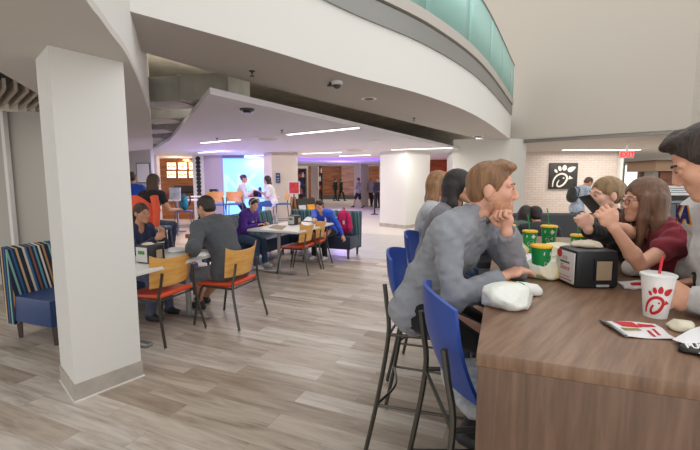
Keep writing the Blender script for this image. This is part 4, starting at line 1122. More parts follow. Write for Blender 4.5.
        if hstyle == 'bun': HE((0, -.10, .045), (.045, .04, .042), .01); HE((0, -.02, -.12), (.12, .10, .06), .01, 's')
        if hstyle == 'pony':
            HE((0, -.02, -.12), (.12, .10, .06), .01, 's'); Hh.cone(Hp(0, -.10, .03), Hp(.0, -.15, -.04), .028, .03, .02); Hh.cone(Hp(0, -.15, -.04), Hp(0, -.13, -.20), .03, .015, .02)
        if hstyle.startswith('long'):
            LL = .30 if hstyle == 'long' else .22
            dn = V((0, 0, -1)); back = -fw
            for s in (-1, -.5, 0, .5, 1):
                a0 = Hp(s*.072, -.035-.05*(1-abs(s)), .0); a1 = Hp(s*.08, -.03-.06*(1-abs(s)), -.10)+dn*.02; a2 = a1+dn*(LL*.7)+back*.035*(1-abs(s))+fw*.05*max(0, abs(s)-.6)+V((s*.02, 0, 0))
                Hh.cone(a0, a1, .034, .036, .03); Hh.cone(a1, a2, .036, .016, .03)
            if hstyle == 'longf':
                for s in (-1, 1):
                    a0 = Hp(s*.074, .03, .02); a1 = Hp(s*.079, .045, -.09); Hh.cone(a0, a1, .022, .026, .02); Hh.cone(a1, a1+dn*.19+fw*.01, .026, .012, .02)
    Hh.folds(.0013, 150, 3, (1.5, 1.5, .22))
    field_obj('hair', [Hh.mesh()], hm, root, 1 if det > 0 else 2)
    # ---------------- clothes
    tm = topm or cloth('grey', '#808080')
    if top != 'none':
        F = Field(lo, hi, res); t = .016 if top != 'hoodie' else .024
        torso(F, t, .045)
        if sleeve == 'long': arms(F, t*.85, .03)
        elif sleeve == 'short': arms(F, .018, .03, upto=.40)
        elif sleeve == 'cap': arms(F, .014, .03, upto=.2)
        if top == 'hoodie': F.cone(NB_-fw*.05-rt*.05, NB_-fw*.05+rt*.05, .05, .05, .03); F.ell(NB_-fw*.075-d2*.03, (.09, .05, .085), None, .03)
        F.cone(NB_-d2*.03, NB_+nk*(.055 if collar else .012), .068*tk, .064*tk, .012)
        if collar: F.cone(NB_-d2*.0, NB_+nk*.16, .050*tk, .060*tk, .004, 's')
        else: F.cone(NB_-d2*.06+fw*.01, NB_+nk*.16+fw*.005, .050*tk if not fem else .052, .056*tk, .006, 's')
        if fem and not collar and top != 'hoodie': F.ell(NB_+fw*.075+d2*.0, (.05, .05, .05), None, .02, 's')
        F.folds({0: .002, 1: .005, 2: .010}[det], 28, seedv)
        F.cut(P-d1*hemz, -d1)
        # cuffs
        for H_, E_ in ((wL, EL), (wR, ER)):
            if sleeve == 'long':
                dd = (V(H_)-E_).normalized(); sphere = V(H_)+dd*.035
                F.ell(sphere, (.045, .045, .045), None, .004, 's')
        field_obj('pullover' if sleeve == 'long' else 'top', [F.mesh()], tm, root, 1)
    if bottom != 'none':
        F = Field(lo, hi, res); F.cone(P+V((-.075, 0, 0)), P+V((.075, 0, 0)), .112*tk, .112*tk, .03); F.cone(P, P+d1*.08, .124*tk, .12*tk, .03, flat=(tr, .85))
        legs(F, .016, .03, shorts=(bottom == 'shorts')); F.folds({0: .002, 1: .003, 2: .004}[det], 26, seedv+4); F.cut(P+d1*.10, d1)
        if bottom != 'shorts':
            for A, K in ((AL, KL), (AR, KR)): F.ell(A+(A-K).normalized()*.05, (.055, .055, .055), None, .003, 's')
        field_obj(bottom, [F.mesh()], botm or cloth('dark', '#24262b'), root, 1)
    sm = shoem or mat('dark_shoe', '#26272b', .5)
    for A, tdir in ((AL, toeL), (AR, toeR)):
        tdir = V(tdir).normalized(); G = Field([A[i]-.26 for i in range(3)], [A[i]+.26 for i in range(3)], max(.006, res*.8))
        dn = V((0, 0, -1)); dn = (dn-tdir*dn.dot(tdir)).normalized()
        G.cone(A+dn*.045-tdir*.04, A+dn*.045+tdir*.02, .038, .040, .02); G.cone(A+dn*.045+tdir*.02, A+dn*.05+tdir*.135, .042, .032, .02); G.cone(A-dn*.01-tdir*.01, A+dn*.03+tdir*.03, .042, .04, .02)
        G.cut(A+dn*.078, dn)
        field_obj('shoe', [G.mesh()], sm, root, 1)
    J = dict(P=P, Ch=Ch, C7=C7, SL=SL, SR=SR, EL=EL, ER=ER, wL=wL, wR=wR, HC=HC, Rh=Rh, rt=rt, fw=fw, d2=d2, d1=d1, NB=NB_, Hp=Hp, KL=KL, KR=KR, hs=hs, W=Wst)
    root_J[root.name] = J
    return root, J
root_J = {}
def ctr(root, p):
    """world point to local of an unscaled person root"""
    return (Matrix.Translation(root.location) @ root.rotation_euler.to_matrix().to_4x4()).inverted() @ V(p)
# ------------------------------------------------------------------ the people
def local(loc, rz, p, sc=1.0):
    m = Matrix.Rotation(-rz, 3, 'Z'); return (m @ (V(p)-V(loc)))/sc
jeans = cloth('denim', '#3c5270'); blackt = cloth('black', '#17181c'); dkj = cloth('dark_denim', '#26324a')
CAST = {}
def cast(key, label, loc, rz, sc=1.0, wL=None, wR=None, aL=None, aR=None, **k):
    """wL / wR: world positions of the wrists, aL / aR: world positions of the ankles"""
    loc = V(loc)
    if wL is not None: k['handL'] = local(loc, rz, wL, sc)
    if wR is not None: k['handR'] = local(loc, rz, wR, sc)
    if aL is not None: k['footL'] = local(loc, rz, aL, sc)
    if aR is not None: k['footR'] = local(loc, rz, aR, sc)
    if 'hip' in k: k['hip'] = k['hip']/sc
    r, J = person(label, loc, rz, sc=sc, **k); CAST[key] = (r, J); return r, J
# --- man in grey pullover on the second stool
cast('grey', 'man in a grey quarter zip pullover resting his chin on his hand', T(-.35, .96), FACE_PU-.30, 1.06,
     wL=ony(507, 233, 1.80), wR=onz(503, 277, 1.125), det=2, hip=.885, lean=19, bend=13, head=(14, 2, 0), neckf=.5,
     elR=(.8, -.3, -1), elL=(-.2, .6, -1), palmR=(0, 0, -1), curlR=.35, fingL=(-.25, -.2, 1), palmL=(.9, -.6, .1), curlL=1.3,
     footL=(-.14, .34, .36), footR=(.14, .34, .36), skinc='#d9a38a', hair='#6f5034', hstyle='short_up', topm=cloth('grey_pullover', '#8d9097', var=.05), botm=blackt, collar=True, beard='#c08e70', hemz=.17, seedv=2)
# --- two women beyond him
cast('dark_haired', 'dark haired person seated just beyond the man in the grey pullover', T(-.46, 1.70), FACE_PU-.1, .98, wR=ony(488, 226, 2.55), wL=T(.1, 1.9, 1.12), det=1, hip=.875, lean=12, bend=8, neckf=.3,
     fingR=(.1, .2, 1), palmR=(0, -1, 0), curlR=1.1, elR=(.4, .3, -1), elL=(-.4, -.2, -1), footL=(-.13, .33, .38), footR=(.13, .33, .38), skinc='#cf9a7c', hair='#17120f', hstyle='long', fem=True, topm=cloth('heather', '#77757c'), botm=dkj)
cast('light_brown', 'light brown haired person seated on the far left side of the high table', T(-.62, 2.30), FACE_PU, .98, wR=T(.05, 2.2, 1.12), wL=T(.05, 2.5, 1.12), det=1, hip=.86, lean=8, bend=8,
     elL=(-.4, -.2, -1), footL=(-.13, .33, .38), footR=(.13, .33, .38), skinc='#d9a588', hair='#7c5a3a', hstyle='long', fem=True, topm=cloth('pale_grey', '#b4b4b8'), botm=jeans)
# --- right side of the high table
cast('maroon', 'woman with glasses and long brown hair in a maroon top holding a phone', T(1.0, 1.30), FACE_MU+.05, .945, wR=ony(610, 224, 1.86), wL=ony(614, 228, 1.74), det=2, hip=.875, lean=18, bend=10, head=(10, 4, 0), neckf=.4,
     elR=(.3, .3, -1), elL=(-.3, .3, -1), fingR=(0, .6, .8), palmR=(-1, .2, 0), curlR=.9, fingL=(0, .55, .85), palmL=(1, .1, 0), curlL=.8, footL=(-.13, .33, .38), footR=(.13, .33, .38),
     skinc='#dca78c', hair='#5d4230', hstyle='longf', fem=True, topm=cloth('maroon', '#7d2230', var=.05), sleeve='cap', botm=dkj, glasses=True, seedv=5)
cast('blond', 'blond woman with hair tied back in a black jacket, hand at her mouth', T(.93, 1.76), FACE_MU+.12, .965, wL=ony(586, 230, 2.0), wR=ony(603, 224, 2.2), det=2, hip=.875, lean=20, bend=10, head=(16, 2, 0), neckf=.3,
     elL=(-.6, .2, -1), elR=(.3, .1, -1), fingR=(0, .25, 1), palmR=(0, -1, .1), curlR=1.1, fingL=(0, .4, .8), palmL=(1, 0, 0), curlL=1.3, footL=(-.13, .33, .38), footR=(.13, .33, .38),
     skinc='#e2b29c', hair='#7a6142', hstyle='bun', fem=True, topm=cloth('black_jacket', '#1c1e22'), botm=blackt, collar=True, seedv=7)
cast('white', 'man in a light grey sweatshirt with colourful chest letters at the right edge', T(.895, .69), FACE_MU+.0, 1.10, wR=onz(674, 266, 1.125), wL=onz(655, 316, 1.07)+V((.155, .01, .06)), palmL=(.6, .5, -.2), fingL=(-.25, 1, .05), det=2, hip=.905, lean=-1, bend=7, twist=12, head=(-16, 30, 0), neckf=.5,
     elR=(.8, -.3, -1), elL=(-.9, -.1, -.8), palmR=(0, 0, -1), curlR=.25, curlL=.6, footL=(-.14, .33, .36), footR=(.14, .33, .36),
     skinc='#d59f83', hair='#2a1f1a', hstyle='short_up', topm=cloth('light_sweatshirt', '#c9c9ca', var=.03), botm=dkj, seedv=9)
cast('cup', 'person just outside the right edge whose bare forearm wears a black watch', T(1.36, .92), FACE_MU, 1.0, wL=onz(703, 281, 1.13), wR=T(.9, .9, 1.12), det=2, hip=.93, lean=10, bend=6, head=(0, 12, 0),
     elR=(.8, -.3, -1), elL=(-.9, -.1, -.8), sleeve='short', palmR=(0, 0, -1), palmL=(0, 0, -1), curlL=.35, curlR=.3, skinc='#d9a588', hair='#4a3322', hstyle='short', topm=cloth('cuff_grey', '#a9abb0', var=.04), botm=dkj, seedv=12)
# --- couple at the table in front of the tiled wall
cast('couple_m', 'dark haired person in a black jacket seen from behind before the tiled wall', V((2.36, 4.75, 0)), -.1, 1.0, det=1, hip=.57, lean=22, bend=22, head=(15, 14, 0), neckf=.4, handR=(.22, .42, .78), handL=(-.2, .42, .78),
     footL=(-.14, .42, .09), footR=(.14, .42, .09), skinc='#c99272', hair='#15110f', topm=cloth('black_jacket2', '#1e2025'), botm=blackt, seedv=3)
cast('couple_f', 'dark haired person in an olive jacket leaning close to the one in black', V((2.06, 4.98, 0)), -.75, .95, det=1, hip=.56, lean=18, bend=16, head=(-20, 10, 8), neckf=.4, handR=(.1, .42, .78), handL=(-.15, .40, .78),
     footL=(-.14, .42, .09), footR=(.14, .42, .09), skinc='#d8a384', hair='#1d1613', hstyle='longs', fem=True, topm=cloth('olive', '#56665a'), botm=blackt, seedv=4)
cast('backpacker', 'man in a plaid shirt and jeans standing with a black backpack before the tiled wall', V((ony(577, 200, 9.4).x, 9.4, 0)), -PI/2+.15, .98, det=1, lean=10, bend=10, head=(0, 38, 0), neckf=.4, handR=(.2, .32, 1.05), handL=(-.1, .35, 1.1),
     footL=(-.1, .05, .085), footR=(.12, -.06, .085), skinc='#c98f72', hair='#4d3122', topm=mat('cloth_plaid', '#7486a0', .9, col2='#ccd2d8', vscale=60, bump=.2), botm=jeans, seedv=5)
# --- left white table
cast('hoodie', 'dark haired man in a dark grey hoodie and shorts seated with his back to us', V((-1.34, 4.40, 0)), FACE_MU-.12, 1.10, thin=1.12, wR=ony(197, 246, 4.72), wL=ony(192, 255, 4.25), det=1, hip=.575, lean=17, bend=10, head=(0, 18, 0), neckf=.4,
     elR=(.5, -.2, -1), elL=(-.6, -.2, -1), palmR=(0, 0, -1), aR=onz(205, 296, .085), aL=onz(200, 302, .085), kneeL=(-.25, 1, .9), kneeR=(.25, 1, .9), skinc='#d09a7a', hair='#241b16', top='hoodie', topm=cloth('charcoal_hoodie', '#515459', var=.06), botm=cloth('grey_shorts', '#7c7d82'), bottom='shorts', seedv=6)
cast('scrubs', 'woman in a navy cardigan holding something small across the white table', V((-2.56, 4.58, 0)), FACE_PU+.05, .97, wR=ony(156, 239, 4.35), wL=ony(163, 233, 4.55), det=1, hip=.56, lean=10, bend=10, head=(-10, 4, 0), neckf=.3,
     elR=(.5, .1, -1), elL=(-.5, .1, -1), palmR=(-1, 0, .3), palmL=(1, 0, .3), curlR=.8, curlL=.8, footL=(-.14, .42, .09), footR=(.14, .42, .09), skinc='#c58f72', hair='#3a2318', hstyle='pony', fem=True, topm=cloth('navy_cardigan', '#232c4a'), botm=cloth('slate', '#59607a'), seedv=6)
cast('vest', 'person in a black padded vest seen from behind at the left rear high table', V((ony(134.5, 180, 6.1).x, 6.45, 0)), -.25, 1.02, det=1, hip=.86, lean=8, bend=8, head=(-10, 6, 0), handR=(.28, .35, 1.06), handL=(-.2, .35, 1.06),
     footL=(-.13, .33, .38), footR=(.13, .33, .38), skinc='#d8a384', hair='#3b2a1f', hstyle='longs', fem=True, sleeve='cap', topm=cloth('black_vest', '#1b1b1e'), botm=dkj, seedv=8)
cast('blue_shirt', 'person in a bright blue shirt standing farthest left behind the near column', V((ony(134, 180, 8.4).x, 8.3, 0)), .2, 1.0, det=1, lean=3, skinc='#c58f72', hair='#2a1c15', topm=cloth('bright_blue', '#2450c0'), botm=dkj)
# --- shared white table
cast('purple', 'girl in a purple hoodie with a patterned headband at the shared white table', V((-1.98, 7.22, 0)), FACE_PU-.05, .95, wR=V((-1.62, 6.98, .79)), wL=V((-1.55, 7.25, .79)), det=1, hip=.56, lean=16, bend=14, head=(-18, 14, 0), neckf=.3,
     elR=(.6, 0, -1), elL=(-.6, 0, -1), footL=(-.14, .44, .09), footR=(.14, .44, .09), skinc='#d8a384', hair='#2b1c16', hstyle='bun', fem=True, top='hoodie', topm=cloth('purple_hoodie', '#4a2288', var=.05), botm=jeans, shoem=mat('white_shoe', '#cfcdca', .5), seedv=3)
cast('blue', 'girl in a bright blue sweater leaning over her notebook at the shared table', V((-.42, 8.15, 0)), FACE_MW-.1, .97, wL=onz(343, 236, .50), wR=ony(314, 219, 7.45), det=1, hip=.56, lean=28, bend=12, head=(6, 24, 0), neckf=.4,
     elR=(.9, 0, -.6), elL=(-.4, -.4, -.3), palmL=(0, 0, -1), footL=(-.12, .40, .09), footR=(.12, .44, .09), skinc='#d29a7c', hair='#231814', hstyle='pony', fem=True, topm=cloth('royal_blue', '#2c55c8', var=.05), botm=blackt, shoem=mat('white_shoe', '#cfcdca', .5), seedv=4)
# --- pair by the display wall
cast('pair_l', 'person in a white shirt standing at the left of the glowing blue display', V((ony(241, 180, 12.9).x, 12.7, 0)), -PI/2+.2, 1.08, det=1, hip=.90, lean=5, bend=8, head=(-15, 6, 0), handR=(.12, .38, 1.15), handL=(-.12, .36, 1.15),
     skinc='#d8a088', hair='#33203a', fem=True, hstyle='bun', topm=cloth('white_shirt', '#d9dbe2'), botm=blackt)
cast('pair_r', 'woman with long dark hair in a white top and jeans on the high chair', V((ony(274, 180, 12.7).x, 12.6, 0)), PI/2+.1, 1.08, det=1, hip=.87, lean=10, bend=8, head=(10, 4, 0), handR=(.12, .36, 1.12), handL=(-.12, .34, 1.12),
     footL=(-.13, .40, .36), footR=(.13, .42, .36), skinc='#c58f72', hair='#241715', hstyle='long', fem=True, topm=cloth('white_top', '#e3e2e4'), sleeve='short', botm=cloth('blue_jeans', '#365a94'), seedv=2)
# --- far away
def far_person(key, label, px, Y, rz, top, bot, hair='#201814', **k):
    cast(key, label, V((ony(px, 181, Y).x, Y, 0)), rz, 1.0, det=0, topm=cloth('far_'+key, top), botm=cloth('farb_'+key, bot), hair=hair, **k)
far_person('walker', 'person in a grey shirt and black shorts walking past the purple column', 358.5, 23.2, PI/2-.4, '#8b8790', '#191a1e', bottom='shorts', footL=(-.1, .28, .09), footR=(.1, -.25, .12), toeR=(0, .8, -.4), sleeve='short', handR=(.2, .32, 1.1), handL=(-.2, .3, 1.1), skinc='#b98770')
far_person('black_a', 'left one of two people in black walking before the far wood wall', 335, 31.5, -.9, '#17171a', '#1a1a1e', footL=(-.1, .2, .09), footR=(.1, -.2, .1), skinc='#c99a82')
far_person('black_b', 'right one of two people in black walking before the far wood wall', 341, 31.0, -1.2, '#141417', '#17171a', footL=(-.1, -.2, .09), footR=(.1, .25, .1), skinc='#b98770')
far_person('queue', 'person in a grey top and black trousers between the purple and white columns', 371, 24.6, -.6, '#8d8684', '#18181b', hair='#7a5a48', footL=(-.1, .2, .09), footR=(.12, -.1, .09), handR=(.2, .3, 1.1))
far_person('seated_dark', 'dark clothed person by the red topped table beside the white column', 378, 23.4, 2.6, '#3c3a3e', '#1e1e22', hair='#4a2a20')
# ------------------------------------------------------------------ extras worn by people
def on(key): r, J = CAST[key]; return r, J
# glasses of the woman in maroon
r, J = on('maroon'); b = MB(); Hp, h = J['Hp'], J['hs']
for s in (-1, 1):
    c = [Hp(h*(s*.032+.021*math.cos(t)), h*.101, h*(-.004+.016*math.sin(t))) for t in [2*PI*k/16 for k in range(17)]]; b.tube(c, .0017, 5)
    b.tube([Hp(s*.053*h, .100*h, .002*h), Hp(s*.078*h, .07*h, .004*h), Hp(s*.082*h, -.01*h, .004*h)], .0016, 5)
b.tube([Hp(-.012*h, .101*h, 0), Hp(0, .106*h, .003*h), Hp(.012*h, .101*h, 0)], .0017, 5)
b.build('glasses', mat('dark_frame', '#3a2226', .3), r)
# headband
r, J = on('purple'); b = MB(); Hp, h = J['Hp'], J['hs']
b.tube([Hp(.094*math.cos(t), .0+.045*math.sin(t)*1.0+.02, .03+.098*math.sin(t)) for t in [PI*k/16 for k in range(17)]], .011, 6)
b.build('headband', mat('patterned_band', '#1c1b22', .8, col2='#e4e2e4', vscale=55), r)
def chest_frame(key, up=.0, out=.155, tilt=0):
    r, J = on(key); d2, rt, fw = J['d2'], J['rt'], J['fw']; c = J['Ch']+d2*up+fw*out
    return r, frame(c, -rt, d2)   # text reads left to right for somebody facing the person
r, M_ = chest_frame('purple', .03, .150)
for k in range(6):
    b = MB(); b.box((-.075+.03*k, 0, 0), (.022, .034+.008*(k % 2), .004), bev=.001); o_ = b.build('hoodie_print', mat('white_print', '#dcdae6', .7), r); o_.data.transform(M_)
# sweatshirt letters of the man at the right edge
r, J = on('white'); d2, rt, fw = J['d2'], J['rt'], J['fw']; chc = J['Ch']+fw*.012
def shirt_wrap(ox, oy, R_=.17):
    def w(c):
        a = (c.x+ox)/R_; 
        return chc+d2*(c.y+oy)+fw*(.172*math.cos(a*.8)-.012)-rt*(R_*math.sin(a))
    return w
text_mesh('KA', .078, 'chest_letters', mat('navy_print', '#2b2f7e', .7), r, align='LEFT', wrap=shirt_wrap(-.095, .13), ext=.006, bold=.004, shear=.25)
text_mesh('KA', .078, 'letter_outline', mat('yellow_print', '#e0a83a', .7), r, wrap=(lambda f: (lambda c: f(V((c.x+.003, c.y-.003, 0)))-fw*.0022))(shirt_wrap(-.095, .13)), align='LEFT', ext=.004, bold=.007, shear=.25)
text_mesh('T   O', .028, 'chest_letters', mat('red_print', '#b8323a', .7), r, align='LEFT', wrap=shirt_wrap(-.09, .078), ext=.006)
# watch and wristbands
def band(key, side, m, name, wd=.016, rr=.034, off=.02, face=None):
    r, J = on(key); w, e = (J['wL'], J['EL']) if side == 'L' else (J['wR'], J['ER']); d = (w-e).normalized()
    q = d.to_track_quat('Z', 'Y').to_matrix(); b = MB(); b.lathe([(rr-.003, -wd/2), (rr, -wd/2), (rr, wd/2), (rr-.003, wd/2), (rr-.003, -wd/2)], 20, w-d*off+d*.0, q)
    o = b.build(name, m, r)
    if face:
        up = V((0, 0, 1)); up = (up-d*up.dot(d)).normalized(); q2 = up.to_track_quat('Z', 'Y').to_matrix(); b = MB(); b.lathe([(0, 0), (.021, 0), (.021, .008), (.017, .011), (0, .011)], 20, w-d*off+up*(rr-.002), q2); b.build('watch_face', face, o)
band('cup', 'L', M_black, 'watch', .022, .033, -.012, M_dark); band('white', 'R', mat('blue_band', '#2b4f9e', .6), 'wristband', .016, .034, -.014)
band('dark_haired', 'R', mat('red_band', '#b5202a', .7), 'wristband', .05, .034, .01)
# white stripes on the black jacket
r, J = on('blond'); b = MB()
for s_, (S_, E_) in ((-1, (J['SL'], J['EL'])), (1, (J['SR'], J['ER']))):
    o_ = (S_-J['C7']).normalized(); d = (E_-S_).normalized(); f = J['fw']
    for q in (.0, .028):
        pts = [S_+V((0, 0, .062))+f*(q-.0)-o_*.09+V((0,0,.0)), S_+V((0, 0, .064))+f*(q+.005)-o_*.03, S_+(o_*.5+V((0, 0, .6))).normalized()*.068+f*q, S_.lerp(E_, .35)+(o_+V((0, 0, .35))).normalized()*.066+f*q]
        b.tube(spline(pts, 4), .0045, 5)
b.build('stripe', mat('white_stripe', '#d8d8da', .7), r)
# backpack on the standing man
def backpack(root, m1, m2, c, Rz, s=1.0, strap=True):
    """local frame: back of pack at -Y, straps at +Y"""
    Rm = Matrix.Rotation(Rz, 3, 'Z')
    F = Field([-.26, -.22, -.32], [.26, .22, .34], .011)
    F.ell((0, 0, -.02), (.16, .10, .24), None, .03); F.cone((-.07, 0, -.14), (.07, 0, -.14), .10, .10, .05); F.ell((0, -.075, -.08), (.12, .07, .12), None, .015); F.folds(.004, 30, 3)
    P_, Q_ = F.mesh(); P_ = P_*s; P_ = P_ @ np.array([[Rm[j][i] for j in range(3)] for i in range(3)])+np.array(c)
    b_ = field_obj('bag_body', [(P_, Q_)], m1, root, 1)
    tr = lambda p: V(c)+Rm @ (V(p)*s)
    for sx in (-1, 1):
        b = MB(); b.tube(spline([tr((sx*.07, .06, .2)), tr((sx*.085, .16, .14)), tr((sx*.09, .15, -.05)), tr((sx*.1, .07, -.2))], 5), .014*s, 6); b.build('shoulder_strap', m2, root)
    b = MB(); b.tube(spline([tr((-.03, .05, .22)), tr((0, .05, .27)), tr((.03, .05, .22))], 4), .008*s, 6); b.build('handle', m2, root)
    b = MB(); b.tube(spline([tr((-.12, -.115, -.02)), tr((0, -.155, .045)), tr((.12, -.115, -.02))], 6), .004*s, 5); b.build('zipper', m2, root)
r, J = on('backpacker'); c = r.location+Matrix.Rotation(r.rotation_euler.z, 3, 'Z') @ (J['Ch']-J['fw']*.22-J['d2']*.10)
bp = empty('backpack', c, r.rotation_euler.z, 'black backpack worn by the man in the plaid shirt', 'backpack')
backpack(bp, cloth('pack_black', '#30322f'), M_black, (0, 0, 0), 0, .80)
p = g2+W*.30-U*.24; bp = empty('backpack', p+V((0, 0, .74)), AU+.15, 'magenta backpack leaning on the back of the blue vinyl bench', 'backpack')
backpack(bp, cloth('magenta', '#c4175c', var=.1), cloth('magenta_dark', '#7d0f3c'), (0, 0, 0), PI, 1.02)
b = MB(); b.box((.02, -.145, -.02), (.04, .015, .07), bev=.004); b.build('key_tag', M_white, bp)
bp = empty('backpack', sb+V((.03, 0, .99)), -1.1, 'teal and black backpack standing on the blue vinyl stool', 'backpack')
backpack(bp, mat('cloth_teal_pack', '#1d8fb0', .8, col2='#14181c', vscale=4.5), M_black, (0, 0, 0), 0, .92)
# orange jacket draped on a high chair
hj = V((ony(152, 200, 6.25).x, 6.1, 0))
hj2 = dup(hx, hj, -.2, 'high chair under the draped orange jacket at the left rear')
jr = empty('jacket', hj+V((0, -.24, 1.2)), -.2, 'orange jacket draped over the back of a high chair behind the woman in navy', 'jacket')
def jk(u, v):
    a = (u-.5)*2; x = .27*a*(1+.12*v)*(1 if v > .12 else .82); z = .12-.58*v+.03*math.cos(a*3)-.10*a*a*(1-v); y = -.06-.06*math.sin(PI*min(1, v*1.4))-.012*math.sin(a*11+v*2)*v+.09*a*a
    return V((x, y, z))
b = MB(); b.grid(jk, 26, 20, .02); b.build('jacket_body', cloth('orange_jacket', '#e0583a', var=.05), jr, smooth=70)
for s in (-1, 1): b = MB(); b.tube(spline([V((s*.27, -.02, .14)), V((s*.33, -.06, -.05)), V((s*.33, -.09, -.3)), V((s*.30, -.08, -.48))], 6), .055, 10, .04); b.build('sleeve', cloth('orange_jacket', '#e0583a'), jr, smooth=70)

# ------------------------------------------------------------------ things on the high table
M_green = mat('cup_green', '#0f8f45', .4); M_yel = mat('cup_yellow', '#f2b91c', .45); M_cupw = mat('cup_white', '#ece9e6', .45); M_redc = mat('logo_red', '#c8202c', .5); M_lidw = mat('frosted_lid', '#dfe0dd', .3)
def cyl_wrap(r0, r1, h, ang0, off=.0006):
    """maps (arc, z) on a tapered cup; arc measured along the surface from ang0"""
    def w(x, z):
        r = r0+(r1-r0)*z/h+off; a = ang0+x/r
        return V((r*math.cos(a), r*math.sin(a), z))
    return w
def green_cup(p, label, yaw, sc=1.0, straw=True, full=True, grp='green and yellow drink cups'):
    root = empty('drink_cup', p, 0, label, 'cup', grp); r0, r1, h = .034*sc, .046*sc, .155*sc
    b = MB(); b.lathe([(0, 0), (r0, 0), (r0+(r1-r0)*.97, h*.97), (r1, h), (r1*.96, h), (r1*.9, h*.96), (0, h*.95)], 32); b.build('cup_body', M_green, root, smooth=50)
    b = MB(); b.lathe([(r1*.99, h*.965), (r1*1.07, h*.97), (r1*1.07, h*1.02), (r1*.97, h*1.045), (r1*.5, h*1.05), (0, h*1.05)], 32); b.build('lid', M_yel, root, smooth=50)
    w = cyl_wrap(r0, r1, h, yaw, .0008)
    text_mesh('S', h*.62, 'printed_letter', M_cupw, root, wrap=lambda c: w(c.x, c.y+h*.36)+V((0, 0, 0)), ext=.0006, bold=.0045)
    b = MB(); P = [(-.03, .85), (.010, .85), (.010, .92), (.032, .80), (.010, .68), (.010, .75), (-.03, .75)]; vs = [b.bm.verts.new(w(x*sc, z*h)+V((math.cos(yaw), math.sin(yaw), 0))*.0015) for x, z in P]; b.bm.faces.new(vs); b.build('arrow', M_cupw, root, smooth=0)
    b = MB(); n = 10
    for k in range(n): 
        x0, x1 = (-.030+.06*k/n)*sc, (-.030+.06*(k+1)/n)*sc; b.quad([w(x0, .02*h), w(x1, .02*h), w(x1, h*(.10+.06*math.sin(k+1))), w(x0, h*(.10+.06*math.sin(k)))])
    b.build('yellow_band', M_yel, root, smooth=0)
    if straw:
        b = MB(); b.tube([V((0, 0, h*.9)), V((-.012, .004, h*1.5)), V((-.02, .006, h*1.72))], .0038, 8); b.build('straw', mat('green_straw', '#1d9b52', .4), root)
    return root
def face_cam(p, extra=0): return math.atan2(-p.y, -p.x)+extra
for px, py, lab, ex, sc, st in [(540, 278, 'green cup with a yellow rim nearest the white sandwich wrap', .9, 1.08, False), (529, 254, 'green cup with a big white S left of the tall strawed cup', .2, 1.02, True), (548, 251, 'green cup with an arrow and straw in front of the couple', .1, 1.15, True)]:
    p = onz(px, py, HT); green_cup(p+V((0, 0, 0)), lab, face_cam(p, ex), sc*.98, st)
p = onz(514, 246, HT); green_cup(p+V((.0, .1, 0)), 'green and yellow paper cup behind the fist of the man in grey', face_cam(p, -.7), .95, False)
p = onz(588, 262, HT); green_cup(p+V((-.03, .06, 0)), 'green cup with a leaning green straw behind the napkin dispenser', face_cam(p), 1.0, True)

def crumple(name, c, size, seed, m, rz=0, parent=None, amp=.012, flatb=True, res=.005, freq=55):
    sx, sy, sz = size; F = Field([-sx-.04, -sy-.04, -.03], [sx+.04, sy+.04, sz+.05], res)
    rnd = np.random.RandomState(seed)
    F.ell((0, 0, sz*.45), (sx, sy, sz*.6), None, .01)
    for k in range(5):
        a = rnd.rand()*6.28; q = .45+.35*rnd.rand(); F.ell((sx*q*math.cos(a), sy*q*math.sin(a), sz*(.3+.25*rnd.rand())), (sx*.42, sy*.42, sz*.42), None, .015)
    for k in range(15):
        n_ = rnd.normal(size=3); n_[2] = abs(n_[2])*.8; n_ /= np.linalg.norm(n_)
        e_ = math.sqrt((n_[0]*sx)**2+(n_[1]*sy)**2+(n_[2]*sz*.75)**2); q = .78+.2*rnd.rand(); F.cut(np.array((0, 0, sz*.4))+n_*e_*q, n_)
    F.folds(amp*.55, freq, seed); F.cut((0, 0, .001), (0, 0, -1))
    o = field_obj(name, [F.mesh()], m, parent, 0); o.location = c; o.rotation_euler = (0, 0, rz)
    return o
M_wrap = mat('sandwich_paper', '#e6e6e2', .5, bump=.4, bscale=35)
M_wrapg = mat('sandwich_paper_tint', '#e8e7e0', .5, col2='#dfe6dd', vscale=12, bump=.4, bscale=35)
p = onz(507, 305, HT)
root = empty('wrapped_sandwich', p, .2, 'crumpled white paper sandwich wrap with green and yellow print before the man in grey', 'sandwich wrap')
o = crumple('paper_bundle', (0, 0, 0), (.108, .092, .088), 4, M_wrapg, 0, root, .0035, freq=38)
F = Field([-.02, -.10, -.02], [.26, .24, .12], .005); F.cone((.03, .04, .035), (.13, .12, .03), .045, .028, .02); F.cone((.13, .12, .025), (.20, .10, .02), .028, .028, .02); F.folds(.0035, 45, 2); F.cut((0, 0, .001), (0, 0, -1)); field_obj('paper_tail', [F.mesh()], M_wrap, root, 0)
def onwrap(pts, m, name, z=.0):
    b = MB(); b.bm.faces.new([b.bm.verts.new(q) for q in pts]); return b.build(name, m, root, smooth=0)
from mathutils.bvhtree import BVHTree
def drape(objs, f, nu, nv, m, name, parent, off=.0015):
    vs, fs = [], []
    for o_ in objs:
        k0 = len(vs); vs += [v.co.copy() for v in o_.data.vertices]; fs += [[i+k0 for i in p_.vertices] for p_ in o_.data.polygons]
    t_ = BVHTree.FromPolygons(vs, fs)
    def g(u, v):
        x, y = f(u, v); h_ = t_.ray_cast(V((x, y, .5)), V((0, 0, -1)))
        return V((x, y, (h_[0].z if h_[0] is not None else 0)+off))
    b = MB(); b.grid(g, nu, nv); return b.build(name, m, parent, smooth=80)
wo = [o, [c for c in bpy.data.objects if c.parent == root and c.name.startswith('paper_tail')][0]]
drape(wo, lambda u, v: (.0+.085*u+.015*v, .03+.06*u-.035*v), 14, 6, M_yel, 'yellow_print', root)
